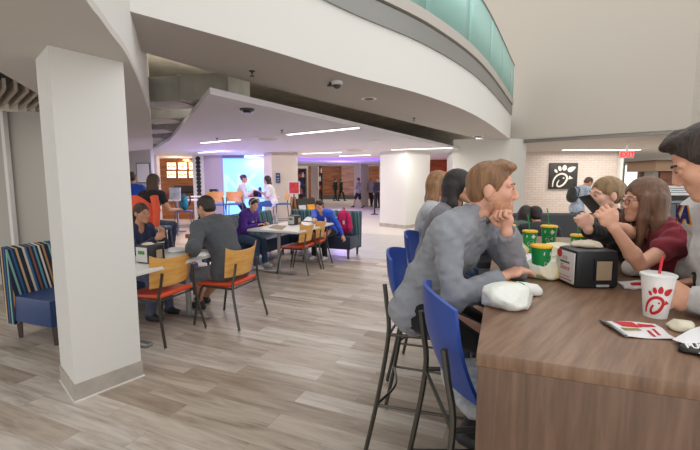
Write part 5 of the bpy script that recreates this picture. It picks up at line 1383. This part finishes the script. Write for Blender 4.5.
drape(wo, lambda u, v: (.085+.045*u+.01*v, .085+.03*u-.025*v), 10, 5, M_green, 'green_print', root)
p = onz(552, 272, HT)
for k, (x, y, sz, sd, lab) in enumerate([(556, 282, (.12, .09, .10), 7, 'crumpled white and yellow paper wrap beside the left side of the dispenser'), (566, 262, (.16, .09, .10), 9, 'crumpled white wrap behind the dispenser, in front of the couple'), (515, 254, (.17, .08, .075), 12, 'flattened white and yellow wrap by the elbow of the man in grey')]):
    o = crumple('sandwich_wrap', onz(x, y, HT)+V((0, .1 if k < 2 else .0, 0)), sz, sd, mat('wrap_yellow_print', '#e7e6df', .5, col2='#e2cf7a' if k != 1 else '#dfe3d4', vscale=9, bump=.4, bscale=35), .4*k, None, .004, freq=40)
    tag(o, lab, 'sandwich wrap', 'paper wraps in the middle of the table')
def sheet(name, pts, m, lab=None, cat=None, z=.002, curl=.01, parent=None, grp=None):
    b = MB(); a, c, d, e = [V(q) for q in pts]
    b.grid(lambda u, v: a.lerp(c, u).lerp(e.lerp(d, u), v)+V((0, 0, z+curl*math.sin(u*5+v*3)**2)), 10, 8, .0015); o = b.build(name, m, parent, smooth=60)
    if lab: tag(o, lab, cat, grp)
    return o
M_pap = mat('white_paper', '#e9e9ea', .7)
sheet('napkin', [onz(508, 262, HT), onz(536, 270, HT), onz(560, 262, HT), onz(515, 248, HT)], M_pap, 'white paper napkin lying under the green cups', 'napkin')
sheet('receipt', [onz(505, 268, HT+.02), onz(514, 275, HT+.02), onz(519, 263, HT+.02), onz(508, 258, HT+.02)], M_pap, 'small white paper beside the hand of the man in grey', 'paper', .012)

# napkin dispenser ------------------------------------------------------------
M_disp = mat('dispenser_black', '#26292c', .35, bump=.1, bscale=120)
def dispenser(p, rz, label, sc=1.0, card=True, wood=True):
    root = empty('napkin_dispenser', p, rz, label, 'napkin dispenser')
    w, d, h = .175*sc, .155*sc, .152*sc
    b = MB(); b.box((0, 0, h/2), (w, d, h), bev=.02*sc)
    for v in b.bm.verts:
        if v.co.z > h*.5: v.co.x *= .97; v.co.y *= .94
    b.build('casing', M_disp, root, smooth=50)
    b = MB(); b.box((.02*sc, -d/2-.0015, h*.5), (.075*sc, .006, .088*sc), bev=.002); fr = b.build('napkin_slot', M_black, root)
    b = MB(); b.box((.02*sc, -d/2-.004, h*.48), (.06*sc, .006, .075*sc)); b.build('napkin_face', mat('kraft_napkin', '#a89478', .8, bump=.4, bscale=60), root)
    b = MB(); b.box((0, -d/2-.004, h*.93), (w*.8, .004, .006)); 
    b = MB(); b.box((.02*sc, -d/2-.001, h*.08), (.05*sc, .003, .009*sc)); b.build('imprint', mat('imprint_grey', '#b9bbbd', .5), root)
    Mx = frame((-w/2-.002, 0, h*.5), (0, -1, 0), (0, 0, 1))
    b = MB(); b.box((-w/2-.001, 0, h*.5), (.004, d*.84, h*.82), bev=.0015); cd = b.build('card_panel', mat('card_face', '#d9d6d4', .4), root)
    if card:
        text_mesh('Sauce', .03*sc, 'card_text', M_redc, cd, frame((-w/2-.004, -.0, h*.47), (0, -1, 0), (0, 0, 1)), ext=.0004, shear=.3)
        b = MB(); b.box((-w/2-.004, 0, h*.62), (.001, d*.42, .007*sc)); b.build('card_print', mat('dark_print', '#55484a', .6), cd)
        b = MB(); b.lathe([(0, 0), (.018*sc, 0), (.018*sc, .001), (0, .001)], 16, (-w/2-.003, .042*sc, h*.82), Matrix.Rotation(-PI/2, 3, 'Y')); b.build('red_badge', M_redc, cd)
        for q in (-1, 0, 1): b = MB(); b.box((-w/2-.004, -.012*q*sc, h*.73), (.001, .003, .016*sc)); b.build('fork_mark', M_redc, cd)
        b = MB(); b.box((-w/2-.004, 0, h*.17), (.001, d*.7, .003)); b.box((-w/2-.004, 0, h*.25), (.001, d*.5, .002)); b.build('print_line', M_redc, cd)
    else:
        b = MB(); b.box((-w/2-.004, 0, h*.62), (.001, d*.5, h*.2)); b.build('green_print', mat('green_print', '#4f8f4a', .6), cd)
    return root
dA, dB, dC = onz(566, 290, HT), onz(580, 314, HT), onz(613, 312, HT)
dx = V((.30, .07, 0))
pd = onz(590, 288, HT)+V((.022, .075, 0))
dispenser(pd, .02, 'black napkin dispenser with a red lettered card in the middle of the high table', 1.16)
o = crumple('napkin', pd+V((.0, .01, .177)), (.07, .045, .03), 21, mat('tan_napkin', '#d9cdb8', .9, bump=.4, bscale=40), -.5, None, .004, freq=50)
tag(o, 'crumpled tan napkin lying on top of the black dispenser', 'napkin')
# red and white wrapped items
M_rw = mat('red_white_wrap', '#e8e6e4', .5, bump=.3, bscale=30)
p = onz(634, 278, HT)+V((.03, .03, 0))
root = empty('wrapped_sandwich', p, -.5, 'white foil wrapped roll with red print between dispenser and hands', 'sandwich wrap')
F = Field([-.09, -.09, -.03], [.17, .09, .12], .005); F.cone((-.02, 0, .045), (.09, .01, .035), .045, .03, .02); F.cone((.09, .01, .03), (.13, .01, .02), .03, .016, .01); F.folds(.002, 50, 3); F.cut((0, 0, .001), (0, 0, -1)); field_obj('wrap', [F.mesh()], M_rw, root, 0)
b = MB()
for k in range(5):
    t = k/4; x = .0+.09*t; a = .6+.9*((k*7) % 3)/3; rr = .046-.011*t
    b.lathe([(0, 0), (.010, 0), (.008, .002), (0, .002)], 10, (x, -rr*math.cos(a)*.95, .042-.004*t*2+rr*math.sin(a)*.9), Matrix.Rotation(PI/2-a, 3, 'X'), 1.5, .8)
b.build('red_print', M_redc, root)
p = onz(640, 288, HT)+V((0.01, .0, 0))
root = empty('food_bag', p, -.35, 'flat red and white paper food bag left of the big white cup', 'paper bag')
b = MB(); b.grid(lambda u, v: V(((u-.5)*.17, (v-.5)*.11, .012+.022*math.sin(PI*u)*math.sin(PI*v)+.003*math.sin(u*20+v*9))), 14, 10, .01); b.build('bag_body', M_rw, root)
b = MB(); b.grid(lambda u, v: V(((u-.5)*.11, -.045+.022*v, .0165+.014*math.sin(PI*(.15+.7*u))*math.sin(PI*(.1+.2*v))+.004)), 10, 2, .003); b.build('red_print', M_redc, root)
# big white cup with red emblem
p = onz(655, 316, HT); yawc = face_cam(p, .12)
root = empty('drink_cup', p, 0, 'large white foam cup with a red chicken emblem and a red straw', 'cup')
h = .150; r0, r1 = .036, .053
b = MB(); b.lathe([(0, 0), (r0, 0), (r1*.99, h), (r1, h+.004), (r1*.95, h+.004), (r1*.93, h*.9), (0, h*.9)], 40); b.build('cup_body', M_cupw, root, smooth=50)
b = MB(); b.lathe([(r1*1.0, h), (r1*1.06, h+.001), (r1*1.06, h+.007), (r1*.93, h+.010), (0, h+.008)], 40); b.build('lid', M_lidw, root, smooth=50)
w = cyl_wrap(r0, r1, h, yawc, .0009)
b = MB(); emblem(b, lambda x, y: w((x-.47)*.094, .010+.118*y), .105); b.build('emblem', M_redc, root, smooth=0)
b = MB(); b.tube([V((.0, .0, h*.8)), V((.006, 0, h+.045)), V((.01, 0, h+.07))], .0045, 8); b.build('straw', mat('red_straw', '#d2202c', .4), root)
# flyers
fl = [onz(601, 322, HT), onz(626, 338, HT), onz(676, 341, HT), onz(655, 325, HT)]
root = empty('leaflet', onz(640, 332, HT), 0, 'folded red and white leaflet with foil edge on the high table', 'leaflet')
def rel(pts): return [q-root.location+V((0, 0, 0)) for q in pts]
sheet('leaflet_sheet', rel(fl), mat('white_leaflet', '#e4e2e2', .4), parent=root, z=.004, curl=.004)
def bl(u, v, z=0): a, c, d, e = rel(fl); return a.lerp(c, u).lerp(e.lerp(d, u), v)+V((0, 0, .0105+z+.004*math.sin(u*5+v*3)**2-.004))
def patch(u0, u1, v0, v1, m, name, sk=.0): b = MB(); b.grid(lambda u, v: bl(u0+(u1-u0)*u, v0+(v1-v0)*v+sk*u), 8, 4, .001); return b.build(name, m, root)
patch(.08, .35, .18, .55, M_redc, 'red_print', .08); patch(.45, .62, .18, .50, mat('food_print', '#b88a3c', .6, col2='#6a8a3a', vscale=40), 'photo_print'); patch(.12, .3, .62, .9, M_redc, 'red_print'); patch(.62, .9, .60, .66, M_redc, 'red_print'); patch(.5, .8, .75, .8, M_redc, 'red_print')
b = MB(); a, c, d, e = rel(fl); b.tube(spline([a+V((0, 0, .006)), a.lerp(c, .5)+V((-.004, 0, .012)), c+V((0, 0, .006))], 5), .006, 6); b.build('foil_edge', mat('foil', '#8d8f90', .25, metal=.8), root)
o = crumple('napkin', onz(682, 330, HT), (.045, .035, .032), 31, mat('cream_napkin', '#ddd5bf', .9, bump=.4, bscale=40), .3, None, .003, freq=60); tag(o, 'crumpled cream napkin in front of the hand holding the cup', 'napkin')
sheet('paper_sheet', [onz(672, 343, HT), onz(715, 366, HT), onz(760, 350, HT), onz(705, 328, HT)], M_pap, 'plain white sheet at the right edge partly over the black bag', 'paper', .012, .006)
root = empty('snack_bag', onz(694, 353, HT), -.35, 'crumpled black snack packet with white lettering at the right edge', 'snack bag')
crumple('bag_body', (0.03, -.0, 0), (.085, .032, .02), 41, mat('black_foil', '#17181a', .3), 0, root, .004, freq=60)
text_mesh('PUR', .027, 'lettering', M_cupw, root, frame((.0, -.006, .021), (1, .05, 0), (0, .8, .35)), ext=.003, bold=.0006)
# phone
r, J = on('maroon'); ph = ony(593, 206, 1.92)
b = MB(); b.box((0, 0, 0), (.008, .068, .135), bev=.004, M=Matrix.Rotation(-.75, 3, 'Y') @ Matrix.Rotation(.3, 3, 'Z'))
tag(b.build('phone', M_black, loc=ph), 'black phone held up by the woman in maroon', 'phone')

# ------------------------------------------------------------------ left white table items
p = V((-1.98, 3.95, .761)); p = onz(148, 263, .76)
d_ = dispenser(p+V((.0, .06, 0)), -.25+PI/2*0, 'black napkin dispenser with a green card on the left white table', 1.15, card=False)
d_.rotation_euler = (0, 0, 1.15); 
o = crumple('napkin', p+V((-.02, .06, .168)), (.06, .05, .025), 22, mat('tan_napkin', '#d9cdb8', .9), .3, None, .003); tag(o, 'crumpled tan napkin on the dispenser beside the near column', 'napkin')
p = onz(161, 252, .76); root = empty('sauce_jar', p, 0, 'dark lidded tumbler between the dispenser and the cup on the left table', 'jar')
b = MB(); b.lathe([(0, 0), (.035, 0), (.037, .09), (.0, .09)], 20); b.build('jar_body', mat('brown_glass', '#6b5d4e', .3), root); b = MB(); b.lathe([(.03, .09), (.041, .092), (.041, .15), (0, .152)], 20); b.build('lid', mat('black_white_lid', '#25252a', .4), root)
b = MB(); b.lathe([(.0415, .108), (.0425, .109), (.0425, .122), (.0415, .123)], 20); b.build('label_band', M_pap, root)
o = crumple('sandwich_wrap', onz(178, 252, .76), (.11, .08, .05), 51, M_wrap, .3, None, .004, freq=40); tag(o, 'crumpled white wrapper on the left table in front of the man in the hoodie', 'sandwich wrap')
sheet('paper_tray', [V((-1.82, 4.1, .76)), V((-1.6, 4.02, .76)), V((-1.55, 4.2, .76)), V((-1.78, 4.28, .76))], M_pap, 'white paper sheet at the edge of the left table', 'paper', .004, .004)
# red bottle cap by hoodie hands, small food
r, J = on('hoodie'); hw = r.matrix_basis @ V((0, 0, 0))
b = MB(); b.lathe([(0, 0), (.028, 0), (.03, .045), (0, .05)], 14); tag(b.build('food_item', mat('fried_food', '#b8782e', .7), loc=ony(188, 238, 4.7)), 'small piece of fried food held by the man in the hoodie', 'food')
# shared table items
def tz(x, y, z=.76): return onz(x, y, z)
p = onz(294, 225, .76); d_ = dispenser(p+V((0, .08, 0)), .12, 'black napkin dispenser with a pale card on the shared table', 1.15, card=False); d_.rotation_euler = (0, 0, 1.0)
p = onz(276, 224, .76); root = empty('iced_drink', p, 0, 'clear plastic drink cup with domed lid on the shared table', 'cup')
b = MB(); b.lathe([(0, 0), (.032, 0), (.043, .13), (.045, .132), (.045, .14), (.03, .165), (.012, .175), (0, .175)], 20); b.build('cup_body', mat('clear_plastic', '#c9cdd2', .2, trans=.3), root); b = MB(); b.tube([V((0, 0, .17)), V((-.01, 0, .26))], .005, 6); b.build('straw', M_pap, root)
sheet('notebook', [tz(303, 221), tz(322, 224), tz(330, 216), tz(311, 214)], mat('notebook_page', '#e4e4e4', .7, col2='#9a9ba0', vscale=60), 'open notebook under the hand of the girl in blue', 'notebook', .01, .006)
sheet('notebook', [tz(327, 219), tz(340, 219), tz(340, 211), tz(330, 212)], M_pap, 'white sheets at the far end of the shared table', 'papers', .02, .03)
o = sheet('napkin', [tz(268, 228), tz(282, 230), tz(287, 226), tz(274, 225)], mat('kraft_napkin', '#a89478', .8), 'flat brown napkin beside the iced drink on the shared table', 'napkin', .002, .002)
# ------------------------------------------------------------------ left rear table: gift bag, red cup
p = V((ony(175, 192, 12.1).x, 12.1, 1.0)); root = empty('gift_bag', p, .2, 'grey paper carrier bag standing on the left rear high table', 'bag')
b = MB(); b.prism([(-.14, -.06), (.14, -.06), (.14, .06), (-.14, .06)], 0, .36)
for v in b.bm.verts:
    if v.co.z > .1: v.co.x *= 1.12
b.build('bag_body', mat('silver_bag', '#a3a8b0', .45, var=.2, vscale=8), root, smooth=0)
for s in (-1, 1): b = MB(); b.tube(spline([V((-.06, s*.05, .35)), V((-.05, s*.05, .45)), V((.05, s*.05, .45)), V((.06, s*.05, .35))], 5), .005, 6); b.build('handle', M_dark, root)
b = MB(); b.lathe([(0, 0), (.045, 0), (.055, .2), (0, .2)], 16); tag(b.build('red_cup', mat('dark_red_cup', '#8a1e2a', .5), loc=V((ony(168, 192, 12).x-.03, 12.0, 1.0))), 'dark red cup left of the grey carrier bag', 'cup')
# dispenser on the table left of the blue display
d_ = dispenser(V((ony(214, 186, 13.5).x, 13.5, 1.05)), 0, 'small black dispenser on the high table before the mauve wall', 1.6, card=False)
# drinks and items with the pair
b = MB(); b.lathe([(0, 0), (.05, 0), (.05, .28), (.03, .32), (0, .32)], 16); tag(b.build('blue_bottle', mat('deep_blue', '#2430a0', .4), loc=V((ony(260, 190, 12.7).x, 12.7, 1.05))), 'deep blue bottle between the pair in white', 'bottle')
b = MB(); b.box((0, 0, .1), (.16, .1, .2), bev=.02); tag(b.build('red_white_bag', mat('red_white_food', '#e8dfe2', .6, col2='#d02a36', vscale=9), loc=V((ony(250, 190, 12.7).x, 12.75, 1.05))), 'small red and white food bag on the high table of the pair', 'food bag')
b = MB(); b.box((0, 0, .1), (.3, .2, .2), bev=.03); tag(b.build('lunch_bag', mat('navy_bag', '#1e2540', .7), loc=V((ony(254, 190, 12.9).x, 13.0, 1.05))), 'dark navy bag on the high table before the left person in white', 'bag')
# signs: A-frame board and red stand, dark plaque
YA = 9.4; ab = V((ony(303, 200, YA).x, YA, 0))
root = empty('a_frame_sign', ab, .75, 'wooden easel sign board with orange poster beside the beige column', 'sign')
zt_ = ony(300, 187, YA).z
hgt = 1.2
for s in (-1, 1):
    b = MB(); b.box((s*.27, -.17, hgt/2), (.05, .04, hgt+.02), M=Matrix.Rotation(-.2, 3, 'X')); b.build('leg', mat('easel_wood', '#9a6236', .5), root)
    b = MB(); b.box((s*.27, .12, hgt/2), (.05, .04, hgt+.02), M=Matrix.Rotation(.22, 3, 'X')); b.build('leg', mat('easel_wood', '#9a6236', .5), root)
b = MB(); b.box((0, -.185, hgt*.58), (.52, .03, hgt*.78), M=Matrix.Rotation(-.2, 3, 'X')); b.build('board', mat('black_board', '#2a2a2c', .5), root)
Mr = Matrix.Rotation(-.2, 3, 'X')
for x, z, w_, h_, c in [(-.13, .86, .2, .3, '#c9c9c9'), (.12, .82, .22, .40, '#e39a2e'), (-.13, .58, .18, .28, '#6e6e72'), (.12, .44, .2, .26, '#d8d4cc')]:
    b = MB(); b.box(V((x, -.185-(z-hgt*.58)*-.2-.02, z)), (w_, .006, h_), M=Mr); b.build('poster', mat('poster_'+c[1:], c, .6, var=.15, vscale=20), root)
YR = 12.0; root = empty('notice_board', V((ony(294, 200, YR).x, YR, 0)), 0, 'red and white notice stand behind the easel sign', 'sign')
z0_, z1_ = ony(294, 194, YR).z, ony(294, 181.5, YR).z
b = MB(); b.box((0, 0, (z0_+z1_)/2), (.36, .04, z1_-z0_)); b.build('board', mat('white_frame', '#d8cfd0', .5), root)
b = MB(); b.box((.01, -.025, (z0_+z1_)/2), (.28, .01, (z1_-z0_)*.86)); b.build('red_panel', mat('red_poster', '#c63a3c', .6, var=.2, vscale=12), root)
b = MB(); b.tube([V((0, .02, 0)), V((0, .02, z0_+.05))], .02, 8); b.build('pole', M_dark, root); b = MB(); b.lathe([(0, 0), (.17, 0), (.17, .02), (0, .03)], 20); b.build('base', M_dark, root)
p = ony(278, 178, 13.88); root = empty('wall_plaque', p, 0, 'small dark blue plaque on the beige column', 'sign'); b = MB(); b.box((0, 0, 0), (.15, .03, .34)); b.build('panel', mat('plaque_blue', '#33425f', .5), root)
b = MB()
for q in (.09, -.02, -.1): b.box((0, -.018, q), (.09, .006, .03))
b.build('print', mat('plaque_print', '#8d9bb4', .5), root)
# stanchion
p = onz(374.5, 214.5, 0); root = empty('stanchion_post', p, 0, 'black stanchion post on the pale floor beside the white column', 'stanchion')
b = MB(); b.lathe([(0, 0), (.19, 0), (.19, .015), (.05, .05), (0, .05)], 24); b.build('base', M_black, root); b = MB(); b.tube([V((0, 0, .03)), V((0, 0, 1.05))], .035, 12); b.build('post', M_black, root); b = MB(); b.lathe([(0, 1.0), (.05, 1.0), (.05, 1.1), (0, 1.11)], 16); b.build('head', M_black, root)
# red topped far table and chairs
p = V((ony(383.5, 190, 22.4).x, 22.4, 0)); root = white_table(p, .7, .7, 'far red topped table beside the white column', (0,), 0, 'cafe_table', h=1.0, foot=.5)
[c for c in bpy.data.objects if c.parent == root and c.name.startswith('tabletop')][0].data.materials[0] = mat('red_laminate', '#c02a24', .5)
# booth and table of the couple
bench('booth_seat', V((2.75, 5.75, 0)), 0, 2.4, 'dark high backed booth bench in front of the tiled wall', mat('black_vinyl', '#25262b', .5), mat('black_vinyl', '#25262b', .5), hb=1.08)
white_table(V((2.40, 5.30, 0)), 1.2, .6, 'white table of the couple before the tiled wall', (0,), 0)
bench('booth_seat', V((2.35, 4.72, 0)), PI, 1.6, 'low black bench under the couple', mat('black_vinyl', '#25262b', .5), mat('black_vinyl', '#25262b', .5), hb=.5)
# picture on the far left wall
p = ony(143.5, 173, 12.55); root = empty('framed_poster', p, 0, 'white framed poster on the light wall above the blue shirt person', 'poster')
b = MB(); b.box((0, 0, 0), (.42, .04, .62)); b.build('frame', M_dark, root); b = MB(); b.box((0, -.022, 0), (.38, .01, .58)); b.build('print', M_pap, root)
